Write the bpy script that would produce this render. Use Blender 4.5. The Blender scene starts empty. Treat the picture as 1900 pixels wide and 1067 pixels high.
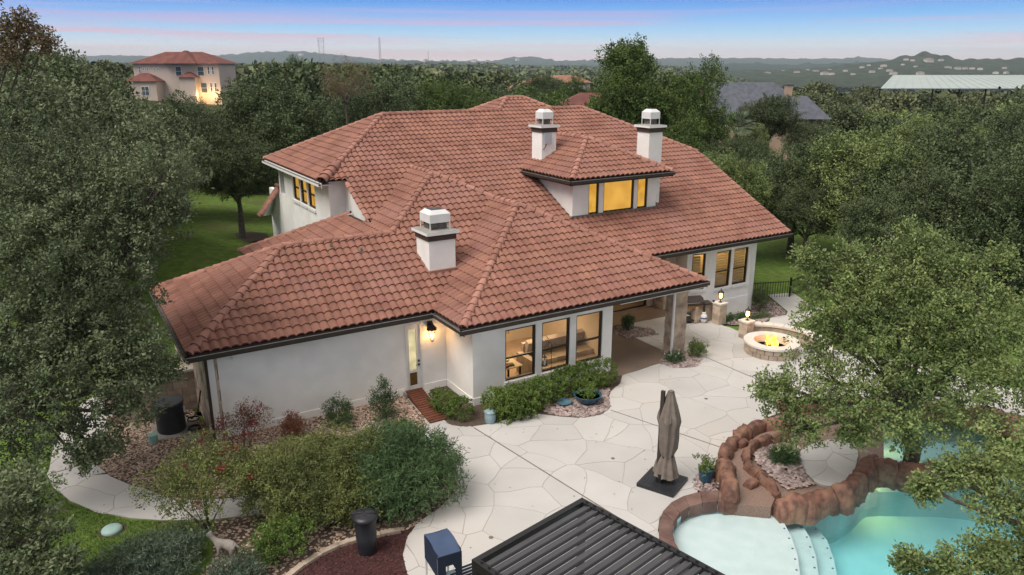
import bpy, bmesh, math, random
import numpy as np
from mathutils import Vector, Matrix
random.seed(7); RNG = np.random.default_rng(7)
S = bpy.context.scene
COL = S.collection
R = math.radians
# ------------------------------------------------------------------ camera
FPX, HZ, W0, H0 = 1400.0, 118.0, 1900.0, 1067.0
PITCH = math.atan((533.5 - HZ) / FPX)
AZ = math.atan((3350.0 - 950.0) / (FPX / math.cos(PITCH)))
HEAD = Vector((math.cos(AZ), math.sin(AZ), 0)); RIGHT = Vector((math.sin(AZ), -math.cos(AZ), 0))
CAMH = 11.0; CAM = Vector((0, 0, CAMH))
FW = HEAD * math.cos(PITCH) + Vector((0, 0, -math.sin(PITCH))); UP = RIGHT.cross(FW)
cd = bpy.data.cameras.new('camera'); cam = bpy.data.objects.new('camera', cd); COL.objects.link(cam)
cd.sensor_width = 36; cd.lens = 36 * FPX / W0; cd.clip_start = 0.3; cd.clip_end = 40000
cam.location = CAM
cam.rotation_euler = Matrix((RIGHT, UP, -FW)).transposed().to_euler()
S.camera = cam
S.view_settings.view_transform = 'Standard'; S.view_settings.look = 'None'
S.view_settings.exposure = 0.78; S.view_settings.gamma = 1.0
S.view_settings.use_curve_mapping = False
# ------------------------------------------------------------------ sky (after sunset: blue fading to pale rose, thin pink streaks)
world = bpy.data.worlds.new('World'); S.world = world; world.use_nodes = True
nt = world.node_tree; nt.nodes.clear()
def N(t, k, **kw):
    n = t.nodes.new(k)
    for a, b in kw.items(): setattr(n, a, b)
    return n
def ramp(t, stops, src=None, interp='LINEAR'):
    n = N(t, 'ShaderNodeValToRGB'); n.color_ramp.interpolation = interp
    e = n.color_ramp.elements
    while len(e) < len(stops): e.new(0.5)
    for i, (p, c) in enumerate(stops):
        e[i].position = p; e[i].color = (c[0], c[1], c[2], 1) if len(c) == 3 else c
    if src is not None: t.links.new(src, n.inputs[0])
    return n
def srgb(r, g, b):
    f = lambda c: (c / 255 / 12.92) if c <= 10 else ((c / 255 + .055) / 1.055) ** 2.4
    return (f(r), f(g), f(b))
tc = N(nt, 'ShaderNodeTexCoord'); sx = N(nt, 'ShaderNodeSeparateXYZ'); nt.links.new(tc.outputs['Generated'], sx.inputs[0])
mr = N(nt, 'ShaderNodeMapRange'); mr.inputs[1].default_value = -0.02; mr.inputs[2].default_value = 0.38
nt.links.new(sx.outputs[2], mr.inputs[0])
def ez(z): return (z + .02) / .40
base = ramp(nt, [(0.0, srgb(200, 192, 188)), (ez(0.004), srgb(236, 206, 196)), (ez(0.018), srgb(216, 214, 214)), (ez(0.034), srgb(160, 196, 222)),
                 (ez(0.056), srgb(106, 164, 218)), (ez(0.080), srgb(58, 124, 206)), (ez(.15), srgb(136, 158, 182)), (1.0, srgb(186, 182, 178))], mr.outputs[0])
mp = N(nt, 'ShaderNodeMapping'); mp.inputs['Scale'].default_value = (1.1, 1.1, 46); mp.inputs['Rotation'].default_value = (0.006, -0.004, 0)
nt.links.new(tc.outputs['Generated'], mp.inputs[0])
nz = N(nt, 'ShaderNodeTexNoise'); nz.inputs['Scale'].default_value = 1.7; nz.inputs['Detail'].default_value = 5; nz.inputs['Roughness'].default_value = .55
nt.links.new(mp.outputs[0], nz.inputs[0])
st = ramp(nt, [(0.46, (0, 0, 0)), (0.62, (.85, .85, .85)), (.75, (1, 1, 1))], nz.outputs[0])
hmask = ramp(nt, [(0, (0, 0, 0)), (ez(0.005), (.35, .35, .35)), (ez(.02), (.95, .95, .95)), (ez(.045), (.7, .7, .7)), (ez(.07), (.5, .5, .5)), (ez(.16), (.12, .12, .12)), (1, (.0, .0, .0))], mr.outputs[0])
mm = N(nt, 'ShaderNodeMath', operation='MULTIPLY'); nt.links.new(st.outputs[0], mm.inputs[0]); nt.links.new(hmask.outputs[0], mm.inputs[1])
pinkr = ramp(nt, [(ez(.0), srgb(236, 186, 178)), (ez(.03), srgb(222, 160, 168)), (ez(.06), srgb(172, 154, 200)), (ez(.09), srgb(128, 150, 212))], mr.outputs[0])
mx = N(nt, 'ShaderNodeMixRGB'); nt.links.new(mm.outputs[0], mx.inputs[0]); nt.links.new(base.outputs[0], mx.inputs[1]); nt.links.new(pinkr.outputs[0], mx.inputs[2])
bg = N(nt, 'ShaderNodeBackground'); bg.inputs[1].default_value = .84; nt.links.new(mx.outputs[0], bg.inputs[0])
wo = N(nt, 'ShaderNodeOutputWorld'); nt.links.new(bg.outputs[0], wo.inputs[0])
# soft directional skylight of dusk
sl = bpy.data.lights.new('sun', 'SUN'); sl.energy = 2.15; sl.angle = R(38); sl.color = (1.0, .93, .85)
sun = bpy.data.objects.new('sun', sl); COL.objects.link(sun)
sun.rotation_euler = Vector((0.55, 0.08, -0.83)).to_track_quat('-Z', 'Y').to_euler()

# ------------------------------------------------------------------ survey helpers (real points from sight lines)
def ray(x, y): return FW + RIGHT * ((x - 950) / FPX) + UP * ((533.5 - y) / FPX)
def OZ(x, y, z=0.0):
    r = ray(x, y); return CAM + r * ((z - CAMH) / r.z)
def OV(x, y, v): r = ray(x, y); return CAM + r * (v / r.y)
def OD(x, y, d):
    r = ray(x, y); return CAM + r * (d / r.dot(HEAD))
def LD(lat, dep, z=0.0): return Vector((0, 0, z)) + RIGHT * lat + HEAD * dep
def PX(P):
    d = Vector(P) - CAM; z = d.dot(FW)
    return (950 + FPX * d.dot(RIGHT) / z, 533.5 - FPX * d.dot(UP) / z)
def sm(a, b, x):
    t = max(0.0, min(1.0, (x - a) / (b - a))); return t * t * (3 - 2 * t)
def gz(x, y):
    "height of the natural ground"
    lat = x * RIGHT.x + y * RIGHT.y; dep = x * HEAD.x + y * HEAD.y
    t = sm(30, 150, dep)
    h = t * (4.8 * (1 - sm(-70, 10, lat)) - 3.0 * sm(-20, 40, lat)) - 0.0
    h += -1.15 * sm(22.5, 29.5, x) * sm(21.0, 23.5, y)
    h += 1.6 * sm(30, 44, y) * (1 - sm(4, 16, x)) * (1 - t)
    h += -sm(250, 900, dep) * 14
    if dep > 230: h -= sm(240, 800, dep) * 48 * sm(.20, .34, lat / dep)
    return h
# ------------------------------------------------------------------ materials
MATS = {}
def mat(name, c1, c2=None, scale=6.0, rough=.75, bump=0.0, bscale=60.0, metal=0.0, isl=0.0, contrast=(.35, .65), spec=.4, c3=None, s3=.8, emis=None, estr=0.0, detail=5.0, trans=0.0, hue=0.0):
    if name in MATS: return MATS[name]
    m = bpy.data.materials.new(name); m.use_nodes = True; t = m.node_tree; t.nodes.clear()
    out = N(t, 'ShaderNodeOutputMaterial'); b = N(t, 'ShaderNodeBsdfPrincipled')
    b.inputs['Roughness'].default_value = rough; b.inputs['Metallic'].default_value = metal; b.inputs['Specular IOR Level'].default_value = spec
    g = N(t, 'ShaderNodeNewGeometry')
    c2 = c2 or tuple(x * .8 for x in c1)
    n = N(t, 'ShaderNodeTexNoise'); n.inputs['Scale'].default_value = scale; n.inputs['Detail'].default_value = detail
    t.links.new(g.outputs['Position'], n.inputs[0])
    r = ramp(t, [(contrast[0], c1), (contrast[1], c2)], n.outputs[0]); c = r.outputs[0]
    if c3:
        n3 = N(t, 'ShaderNodeTexNoise'); n3.inputs['Scale'].default_value = s3; n3.inputs['Detail'].default_value = 4
        t.links.new(g.outputs['Position'], n3.inputs[0])
        r3 = ramp(t, [(.5, (0, 0, 0)), (.68, (1, 1, 1))], n3.outputs[0])
        x = N(t, 'ShaderNodeMixRGB'); t.links.new(r3.outputs[0], x.inputs[0]); t.links.new(c, x.inputs[1]); x.inputs[2].default_value = (*c3, 1); c = x.outputs[0]
    if isl or hue:
        oi = N(t, 'ShaderNodeObjectInfo'); ad = N(t, 'ShaderNodeMath', operation='ADD'); fr = N(t, 'ShaderNodeMath', operation='FRACT')
        t.links.new(oi.outputs['Random'], ad.inputs[0]); t.links.new(g.outputs['Random Per Island'], ad.inputs[1]); t.links.new(ad.outputs[0], fr.inputs[0])
        mrr = N(t, 'ShaderNodeMapRange'); mrr.inputs[3].default_value = 1 - isl; mrr.inputs[4].default_value = 1 + isl; t.links.new(fr.outputs[0], mrr.inputs[0])
        hs = N(t, 'ShaderNodeHueSaturation'); t.links.new(mrr.outputs[0], hs.inputs['Value']); t.links.new(c, hs.inputs['Color'])
        if hue:
            m2 = N(t, 'ShaderNodeMath', operation='MULTIPLY'); m2.inputs[1].default_value = 7.31; f2 = N(t, 'ShaderNodeMath', operation='FRACT')
            t.links.new(fr.outputs[0], m2.inputs[0]); t.links.new(m2.outputs[0], f2.inputs[0])
            m3 = N(t, 'ShaderNodeMapRange'); m3.inputs[3].default_value = .5 - hue; m3.inputs[4].default_value = .5 + hue
            t.links.new(f2.outputs[0], m3.inputs[0]); t.links.new(m3.outputs[0], hs.inputs['Hue'])
        c = hs.outputs[0]
    t.links.new(c, b.inputs['Base Color'])
    if bump:
        bn = N(t, 'ShaderNodeTexNoise'); bn.inputs['Scale'].default_value = bscale; bn.inputs['Detail'].default_value = 4
        t.links.new(g.outputs['Position'], bn.inputs[0])
        bp = N(t, 'ShaderNodeBump'); bp.inputs['Strength'].default_value = bump; bp.inputs['Distance'].default_value = .02
        t.links.new(bn.outputs[0], bp.inputs['Height']); t.links.new(bp.outputs[0], b.inputs['Normal'])
    if emis: b.inputs['Emission Color'].default_value = (*emis, 1); b.inputs['Emission Strength'].default_value = estr
    sh = b.outputs[0]
    if trans:
        tr = N(t, 'ShaderNodeBsdfTranslucent'); t.links.new(c, tr.inputs[0]); ms = N(t, 'ShaderNodeMixShader'); ms.inputs[0].default_value = trans
        t.links.new(sh, ms.inputs[1]); t.links.new(tr.outputs[0], ms.inputs[2]); sh = ms.outputs[0]
    t.links.new(sh, out.inputs[0]); MATS[name] = m; return m
def glass(name, tint=(.9, .9, .9), base=.08):
    if name in MATS: return MATS[name]
    m = bpy.data.materials.new(name); m.use_nodes = True; t = m.node_tree; t.nodes.clear()
    out = N(t, 'ShaderNodeOutputMaterial'); a = N(t, 'ShaderNodeBsdfTransparent'); a.inputs[0].default_value = (*tint, 1)
    b = N(t, 'ShaderNodeBsdfGlossy'); b.inputs['Roughness'].default_value = .03
    l = N(t, 'ShaderNodeFresnel'); l.inputs[0].default_value = 1.45
    s = N(t, 'ShaderNodeMixShader'); t.links.new(l.outputs[0], s.inputs[0]); t.links.new(a.outputs[0], s.inputs[1]); t.links.new(b.outputs[0], s.inputs[2])
    t.links.new(s.outputs[0], out.inputs[0]); MATS[name] = m; return m
def emit(name, c, e, c2=None, scale=1.5):
    if name in MATS: return MATS[name]
    m = bpy.data.materials.new(name); m.use_nodes = True; t = m.node_tree; t.nodes.clear()
    out = N(t, 'ShaderNodeOutputMaterial'); a = N(t, 'ShaderNodeEmission'); a.inputs[0].default_value = (*c, 1); a.inputs[1].default_value = e
    if c2:
        g = N(t, 'ShaderNodeNewGeometry'); n = N(t, 'ShaderNodeTexNoise'); n.inputs['Scale'].default_value = scale
        t.links.new(g.outputs['Position'], n.inputs[0]); r = ramp(t, [(.35, c), (.68, c2)], n.outputs[0]); t.links.new(r.outputs[0], a.inputs[0])
    t.links.new(a.outputs[0], out.inputs[0]); MATS[name] = m; return m
M_stucco = mat('stucco', srgb(240, 239, 237), srgb(230, 229, 227), 1.3, .9, .5, 45, c3=srgb(224, 222, 218), s3=.5, spec=.2)
M_tile = mat('roof_tile', (.310, .150, .110), (.215, .100, .075), 1.1, .8, .35, 110, isl=.08, hue=.004, c3=(.275, .138, .112), s3=.6, spec=.25, detail=8)
M_cap = mat('ridge_cap', (.375, .190, .148), (.27, .13, .10), 1.4, .8, .35, 90, isl=.16, spec=.25)
M_deck = mat('roof_underlay', (.06, .03, .025), (.04, .02, .018), 3)
M_fascia = mat('fascia_brown', (.045, .032, .026), (.035, .026, .02), 4, .6)
M_gutter = mat('gutter_metal', (.30, .29, .28), (.2, .19, .18), 5, .35, metal=.55)
M_gdirt = mat('gutter_dirt', (.16, .145, .13), (.08, .07, .06), 9)
M_frame = mat('window_frame_dark', (.018, .015, .014), (.014, .012, .011), 6, .45)
M_sill = mat('sill_white', srgb(228, 228, 228), srgb(218, 218, 218), 3, .7)
M_glass = glass('window_glass')
M_amber = emit('lit_amber_blind', (.74, .40, .075), .78, (.52, .26, .045), .9)
M_amber2 = emit('lit_amber_blind_dim', (.62, .33, .05), .85, (.45, .22, .03), 2.2)
M_patio = mat('patio_concrete', (.50, .488, .475), (.45, .438, .425), .55, .85, .3, 70, isl=.06, c3=(.50, .47, .445), s3=.22, spec=.25, detail=9, hue=.003)
M_joint = mat('patio_joint', (.37, .345, .315), (.31, .285, .26), 2, .9)
M_strip = mat('expansion_strip', (.19, .15, .12), (.14, .11, .09), 3, .8)
M_porch = mat('porch_floor_brown', (.20, .145, .115), (.165, .12, .095), 1.2, .7, .15, 40)
M_grass = mat('lawn_grass', (.130, .200, .044), (.080, .130, .028), 3.0, .95, .6, 40, c3=(.10, .115, .042), s3=.45, spec=.1, detail=9)
M_ground = mat('woodland_ground', (.05, .062, .028), (.03, .038, .018), .3, .95, .5, 5, spec=.05)
M_gravel = mat('gravel_tan', (.46, .345, .27), (.34, .25, .195), 3, .9, isl=.42, hue=.012)
M_soil = mat('bed_soil', (.11, .08, .062), (.07, .05, .04), 12, .95, .6, 60)
M_river = mat('river_rock', (.34, .27, .255), (.23, .175, .165), 3, .75, isl=.5, hue=.015)
M_mulch = mat('mulch_red', (.05, .017, .017), (.03, .011, .011), 14, .95, .9, 60, isl=.4)
M_chip = mat('mulch_chip', (.075, .028, .026), (.045, .017, .016), 14, .95, isl=.6)
M_stone = mat('limestone', (.52, .42, .33), (.40, .32, .25), 4, .85, .5, 30, isl=.12, c3=(.28, .22, .17), s3=2.2)
M_cream = mat('cream_cap', (.66, .62, .56), (.6, .56, .5), 3, .8, .2, 40)
M_rock = mat('red_rock', (.230, .112, .078), (.09, .045, .034), 5.0, .75, 1.0, 18, isl=.18, c3=(.25, .14, .09), s3=2.4, detail=8)
M_coping = mat('coping_stone', (.15, .085, .07), (.09, .055, .048), 5, .7, .4, 25, isl=.22, c3=(.19, .12, .10), s3=2.5)
M_slide = mat('slide_pebble', (.27, .185, .145), (.19, .125, .10), 30, .5, .5, 60, contrast=(.4, .6))
M_ledge = mat('pool_plaster_light', (.56, .64, .65), (.50, .59, .60), 3, .8)
M_pool = mat('pool_plaster', (.52, .72, .72), (.46, .67, .68), 1.5, .8)
M_dot = mat('step_dot', (.03, .08, .16), (.02, .06, .12), 5, .4)
M_black = mat('black_metal', (.016, .016, .018), (.012, .012, .013), 5, .4)
M_slat = mat('pergola_slat', (.085, .085, .092), (.068, .068, .074), 1.5, .36, metal=.3, isl=.06)
M_bin = mat('bin_plastic', (.020, .022, .028), (.015, .016, .02), 5, .4)
M_fabric = mat('umbrella_taupe', (.20, .165, .14), (.15, .122, .105), 6, .95, .3, 120)
M_base = mat('umbrella_base_plastic', (.024, .026, .031), (.018, .02, .024), 6, .45)
M_navy = mat('navy_canvas', (.055, .085, .16), (.045, .07, .135), 3, .85, .15, 30)
M_navyd = mat('navy_canvas_dark', (.014, .022, .05), (.011, .018, .04), 3, .85)
M_white = mat('white_paint', (.72, .72, .72), (.66, .66, .66), 4, .5)
M_wood = mat('ramp_wood', (.17, .058, .032), (.115, .04, .024), 5, .7, .3, 40, isl=.14)
M_bark = mat('bark', (.15, .125, .105), (.075, .062, .052), 9, .95, .8, 22)
M_ac = mat('condenser_dark', (.035, .037, .043), (.026, .028, .033), 5, .5)
M_conc = mat('concrete_pad', (.33, .31, .29), (.26, .24, .22), 5, .9, .3, 50)
M_pot = mat('glazed_blue', (.025, .10, .16), (.018, .07, .12), 6, .25)
M_potp = mat('glazed_pale_blue', (.26, .36, .40), (.2, .29, .33), 6, .3)
M_mint = mat('mint_plastic', (.28, .48, .43), (.24, .42, .38), 3, .5)
M_septic = mat('green_lid', (.30, .44, .40), (.25, .38, .35), 3, .6)
M_grill = mat('grill_brown', (.05, .04, .036), (.038, .03, .028), 5, .4, metal=.2)
M_roofdark = mat('shingle_slate', (.105, .115, .14), (.075, .082, .10), 1.5, .85, .4, 8, isl=.1)
M_roofred = mat('neighbour_tile', (.17, .062, .05), (.115, .042, .036), .8, .85)
M_pinkwall = mat('pink_stucco', (.56, .47, .42), (.51, .43, .39), .4, .9)
M_beige = mat('beige_brick', (.42, .31, .23), (.35, .26, .19), .8, .9)
M_metalroof = mat('pavilion_metal', (.36, .41, .40), (.33, .38, .37), .25, .5)
M_dark = mat('near_black', (.015, .015, .015), (.01, .01, .01), 2)  # even near-black colour of the fire logs, fan well and pavilion posts
M_hill = mat('hill_scrub', (.060, .072, .046), (.026, .038, .022), .03, 1, 0, spec=0, detail=10)
M_hill2 = mat('hill_scrub_far', (.045, .06, .04), (.03, .045, .03), .006, 1, 0, spec=0, detail=8)
M_lantern = emit('lamp_glow', (1.0, .55, .18), 4.0)
M_bulb = emit('bulb', (1.0, .62, .25), 40.0)
M_flame = emit('flame', (1.0, .24, .02), 2.6, (1.0, .50, .10), 7.0)
M_leafG = {}
def leafmat(name, a, b, isl=.36, hue=.02, tr=.12):
    return mat(name, a, b, .8, .6, isl=isl, hue=hue, trans=tr, spec=.3)
L_oak = leafmat('oak_leaf', (.165, .200, .104), (.086, .112, .056))
L_oakg = leafmat('oak_leaf_green', (.205, .262, .090), (.104, .145, .048))
L_dark = leafmat('dark_leaf', (.090, .118, .048), (.050, .072, .030))
L_bright = leafmat('bright_leaf', (.098, .148, .034), (.054, .090, .020))
L_mid = leafmat('mid_leaf', (.105, .140, .060), (.056, .080, .034))
L_blue = leafmat('bluegreen_leaf', (.115, .155, .105), (.068, .098, .066))
L_box = leafmat('boxwood_leaf', (.140, .210, .042), (.068, .115, .022))
L_farw = mat('far_leaf', (.15, .165, .085), (.055, .078, .034), .035, .7, isl=.35, hue=.02, contrast=(.38, .62), c3=(.105, .145, .045), s3=.02, spec=.1)
L_jun = leafmat('juniper_leaf', (.165, .190, .055), (.088, .108, .034))
L_ole = leafmat('oleander_leaf', (.085, .145, .056), (.045, .084, .032))
L_red = leafmat('red_bract', (.34, .035, .06), (.22, .025, .04), .4, .01)
L_twig = leafmat('twig_leaf', (.20, .15, .085), (.13, .10, .06), .36, .03)
L_rust = leafmat('rust_leaf', (.24, .10, .06), (.15, .07, .045), .4, .02)
L_white = leafmat('white_flower', (.65, .62, .55), (.5, .48, .42), .2, .01)
# ------------------------------------------------------------------ mesh helpers
def link(name, me, m=None, parent=None, loc=None):
    o = bpy.data.objects.new(name, me); COL.objects.link(o)
    if m is not None and me is not None and not me.materials: me.materials.append(m)
    if parent is not None: o.parent = parent
    if loc is not None: o.location = loc
    return o
def tag(o, label=None, cat=None, group=None, kind=None):
    if label: o['label'] = label
    if cat: o['category'] = cat
    if group: o['group'] = group
    if kind: o['kind'] = kind
    return o
def empty(name, loc, label, cat, group=None, rz=0.0):
    o = bpy.data.objects.new(name, None); COL.objects.link(o); o.location = loc; o.rotation_euler = (0, 0, rz)
    o.empty_display_size = .2
    return tag(o, label, cat, group)
class MB:
    def __init__(s): s.v = []; s.f = []; s.sm = []
    def add(s, vs, fs, smooth=False):
        b = len(s.v); s.v += [tuple(v) for v in vs]
        for f in fs: s.f.append(tuple(b + i for i in f)); s.sm.append(smooth)
        return s
    def box(s, a, b):
        x0, y0, z0 = a; x1, y1, z1 = b
        s.add([(x0, y0, z0), (x1, y0, z0), (x1, y1, z0), (x0, y1, z0), (x0, y0, z1), (x1, y0, z1), (x1, y1, z1), (x0, y1, z1)],
              [(0, 3, 2, 1), (4, 5, 6, 7), (0, 1, 5, 4), (1, 2, 6, 5), (2, 3, 7, 6), (3, 0, 4, 7)]); return s
    def obox(s, c, e1, e2, e3):
        "box spanned by three half-edges"
        c = Vector(c); e1, e2, e3 = Vector(e1), Vector(e2), Vector(e3)
        vs = [c + e1 * i + e2 * j + e3 * k for k in (-1, 1) for i, j in ((-1, -1), (1, -1), (1, 1), (-1, 1))]
        s.add(vs, [(0, 3, 2, 1), (4, 5, 6, 7), (0, 1, 5, 4), (1, 2, 6, 5), (2, 3, 7, 6), (3, 0, 4, 7)]); return s
    def bar(s, a, b, w, h):
        a, b = Vector(a), Vector(b); d = (b - a); l = d.length; d.normalize()
        u = Vector((0, 0, 1)) if abs(d.z) < .95 else Vector((1, 0, 0)); r = d.cross(u).normalized(); u = r.cross(d)
        return s.obox((a + b) / 2, d * l / 2, r * w / 2, u * h / 2)
    def prism(s, poly, z0, z1, top=None):
        n = len(poly); vs = [(p[0], p[1], z0) for p in poly] + [(p[0], p[1], z1) for p in poly]
        a = sum(poly[i][0] * poly[(i + 1) % n][1] - poly[(i + 1) % n][0] * poly[i][1] for i in range(n))
        fs = [tuple(range(n, 2 * n)), tuple(range(n - 1, -1, -1))] + [(i, (i + 1) % n, n + (i + 1) % n, n + i) for i in range(n)]
        if a < 0: fs = [tuple(reversed(f)) for f in fs]
        return s.add(vs, fs)
    def tube(s, pts, rad, n=6, cap=True):
        pts = [Vector(p) for p in pts]; rad = rad if isinstance(rad, (list, tuple)) else [rad] * len(pts)
        b = []; 
        prev = None
        for i, p in enumerate(pts):
            d = (pts[min(i + 1, len(pts) - 1)] - pts[max(i - 1, 0)]).normalized()
            if prev is None:
                u = Vector((0, 0, 1)) if abs(d.z) < .9 else Vector((1, 0, 0)); r = d.cross(u).normalized()
            else: r = (prev - d * prev.dot(d)).normalized()
            prev = r; q = d.cross(r)
            b += [p + (r * math.cos(2 * math.pi * k / n) + q * math.sin(2 * math.pi * k / n)) * rad[i] for k in range(n)]
        fs = [(i * n + k, i * n + (k + 1) % n, (i + 1) * n + (k + 1) % n, (i + 1) * n + k) for i in range(len(pts) - 1) for k in range(n)]
        s.add(b, fs, True)
        if cap: s.add(b[:n], [tuple(range(n - 1, -1, -1))]); s.add(b[-n:], [tuple(range(n))])
        return s
    def lathe(s, prof, n=20, c=(0, 0, 0), sx=1, sy=1, smooth=True):
        vs = [(c[0] + r * sx * math.cos(2 * math.pi * k / n), c[1] + r * sy * math.sin(2 * math.pi * k / n), c[2] + z) for r, z in prof for k in range(n)]
        fs = [(i * n + k, i * n + (k + 1) % n, (i + 1) * n + (k + 1) % n, (i + 1) * n + k) for i in range(len(prof) - 1) for k in range(n)]
        s.add(vs, fs, smooth)
        if prof[-1][0] > 1e-4: s.add(vs[-n:], [tuple(range(n))])
        if prof[0][0] > 1e-4: s.add(vs[:n], [tuple(range(n - 1, -1, -1))])
        return s
    def mesh(s, name='m'):
        me = bpy.data.meshes.new(name); me.from_pydata([tuple(v) for v in s.v], [], s.f)
        me.polygons.foreach_set('use_smooth', s.sm); me.update(); return me
    def build(s, name, m, parent=None, origin=None):
        if origin is not None: s.v = [(v[0] - origin[0], v[1] - origin[1], v[2] - origin[2]) for v in s.v]
        return link(name, s.mesh(name), m, parent, origin)
def copy_tree(o, parent=None):
    kids = list(o.children); c = o.copy(); COL.objects.link(c); c.parent = parent
    for k in kids: copy_tree(k, c)
    return c
def clip(poly, P, Nn):
    "keep points with dot(p-P,N)>=0 ; poly of tuples, first two coords tested"
    out = []; n = len(poly)
    for i in range(n):
        a, b = poly[i], poly[(i + 1) % n]
        da = (a[0] - P[0]) * Nn[0] + (a[1] - P[1]) * Nn[1]; db = (b[0] - P[0]) * Nn[0] + (b[1] - P[1]) * Nn[1]
        if da >= 0: out.append(a)
        if (da >= 0) != (db >= 0):
            t = da / (da - db); out.append(tuple(a[k] + (b[k] - a[k]) * t for k in range(len(a))))
    return out
def clip_convex(poly, conv):
    n = len(conv); ar = sum(conv[i][0] * conv[(i + 1) % n][1] - conv[(i + 1) % n][0] * conv[i][1] for i in range(n))
    for i in range(n):
        a, b = conv[i], conv[(i + 1) % n]; nn = (-(b[1] - a[1]), b[0] - a[0])
        if ar < 0: nn = (-nn[0], -nn[1])
        poly = clip(poly, a, nn)
        if len(poly) < 3: return []
    return poly
def inside(p, poly):
    c = False; n = len(poly); j = n - 1
    for i in range(n):
        if (poly[i][1] > p[1]) != (poly[j][1] > p[1]) and p[0] < (poly[j][0] - poly[i][0]) * (p[1] - poly[i][1]) / (poly[j][1] - poly[i][1]) + poly[i][0]: c = not c
        j = i
    return c
def smooth_poly(pts, it=2, closed=True):
    for _ in range(it):
        q = []; n = len(pts)
        for i in range(n if closed else n - 1):
            a, b = Vector(pts[i]), Vector(pts[(i + 1) % n]); q += [a * .75 + b * .25, a * .25 + b * .75]
        if not closed: q = [Vector(pts[0])] + q + [Vector(pts[-1])]
        pts = q
    return pts
def PXP(l, z=0.0): return [tuple(OZ(x, y, z))[:2] for x, y in l]

# ------------------------------------------------------------------ ground
POOLBOX = PXP([(1120, 980), (1150, 900), (1230, 850), (1280, 800), (1380, 720), (1520, 700), (1700, 700), (1900, 730), (2300, 780), (2500, 1400), (1500, 1600), (1150, 1300)])
def ground():
    vs = []; fs = []
    lats = sorted(set([round(x, 2) for x in list(np.arange(-36, 37, 1.0)) + list(np.linspace(-1, 1, 61) ** 3 * 9000)]))
    deps = sorted(set([round(x, 2) for x in list(np.arange(-4, 62, 1.0)) + list(60 + np.linspace(0, 1, 60) ** 2.6 * 14000) + [-30, -200]]))
    for d in deps:
        for l in lats:
            p = LD(l, d); z = gz(p.x, p.y) + (0 if d < 60 else .5 * math.sin(l * .05) * math.cos(d * .033))
            if d < 40 and abs(l) < 36 and inside((p.x, p.y), POOLBOX): z = -2.3
            vs.append((p.x, p.y, z))
    n = len(lats)
    for j in range(len(deps) - 1):
        for i in range(n - 1): fs.append((j * n + i, j * n + i + 1, (j + 1) * n + i + 1, (j + 1) * n + i))
    me = bpy.data.meshes.new('ground'); me.from_pydata(vs, [], fs); me.polygons.foreach_set('use_smooth', [True] * len(fs))
    me.materials.append(M_grass); me.materials.append(M_ground)
    for p in me.polygons:
        c = p.center; dep = c.dot(HEAD)
        p.material_index = 1 if (dep > 62 or dep < -3) else 0
    o = link('ground', me); tag(o, kind='structure')
ground()
# ------------------------------------------------------------------ patio of cut flagstones
PATIO_PX = [(830, 1250), (770, 1120), (754, 1064), (746, 1030), (754, 999), (771, 975), (802, 953), (831, 929), (848, 908), (846, 880),
            (780, 876), (700, 898), (600, 928), (500, 953), (392, 965), (300, 966), (240, 962), (180, 950), (130, 930), (100, 905), (90, 880), (98, 835), (120, 790), (150, 750), (200, 722),
            (250, 730), (232, 760), (195, 800), (178, 845), (185, 868), (205, 885), (240, 900), (290, 915), (330, 930), (430, 925), (560, 900), (680, 868), (760, 838), (786, 815), (792, 792), (785, 772), (770, 757), (757, 742),
            (752, 728), (784, 718), (800, 728), (803, 745), (815, 770), (835, 788), (865, 793), (905, 787), (960, 776), (1000, 768), (1040, 773), (1085, 776), (1115, 770), (1131, 757), (1128, 742), (1134, 728), (1150, 712), (1155, 697),
            (1235, 671), (1231, 652), (1158, 618), (1150, 606), (1178, 599), (1240, 587), (1268, 583), (1322, 596), (1343, 606), (1392, 622), (1450, 640), (1600, 655), (1750, 690), (1950, 740), (2100, 790),
            (2000, 800), (1880, 768), (1700, 745), (1520, 742), (1450, 765), (1400, 785), (1345, 840), (1310, 885), (1296, 905), (1290, 916), (1258, 930), (1238, 944), (1224, 962), (1219, 985), (1226, 1010), (1255, 1060), (1300, 1130), (1380, 1250)]
PATIO = PXP(PATIO_PX)
def slab(name, poly, z0, z1, m, parent=None, kind=None):
    o = MB().prism(poly, z0, z1).build(name, m, parent)
    if kind: tag(o, kind=kind)
    return o
patio = slab('patio', PATIO, -.12, .012, M_joint, kind='structure')
def voronoi(seeds, lo, hi):
    cells = []
    for i, s in enumerate(seeds):
        c = [lo, (hi[0], lo[1]), hi, (lo[0], hi[1])]
        d = sorted(((s[0] - q[0]) ** 2 + (s[1] - q[1]) ** 2, j) for j, q in enumerate(seeds) if j != i)[:22]
        for _, j in d:
            q = seeds[j]; m = ((s[0] + q[0]) / 2, (s[1] + q[1]) / 2); nn = (s[0] - q[0], s[1] - q[1]); l = math.hypot(*nn); nn = (nn[0] / l, nn[1] / l)
            c = clip(c, (m[0] + nn[0] * .0085, m[1] + nn[1] * .0085), nn)
            if len(c) < 3: break
        cells.append(c)
    return cells
def area(p): return abs(sum(p[i][0] * p[(i + 1) % len(p)][1] - p[(i + 1) % len(p)][0] * p[i][1] for i in range(len(p)))) / 2
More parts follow.
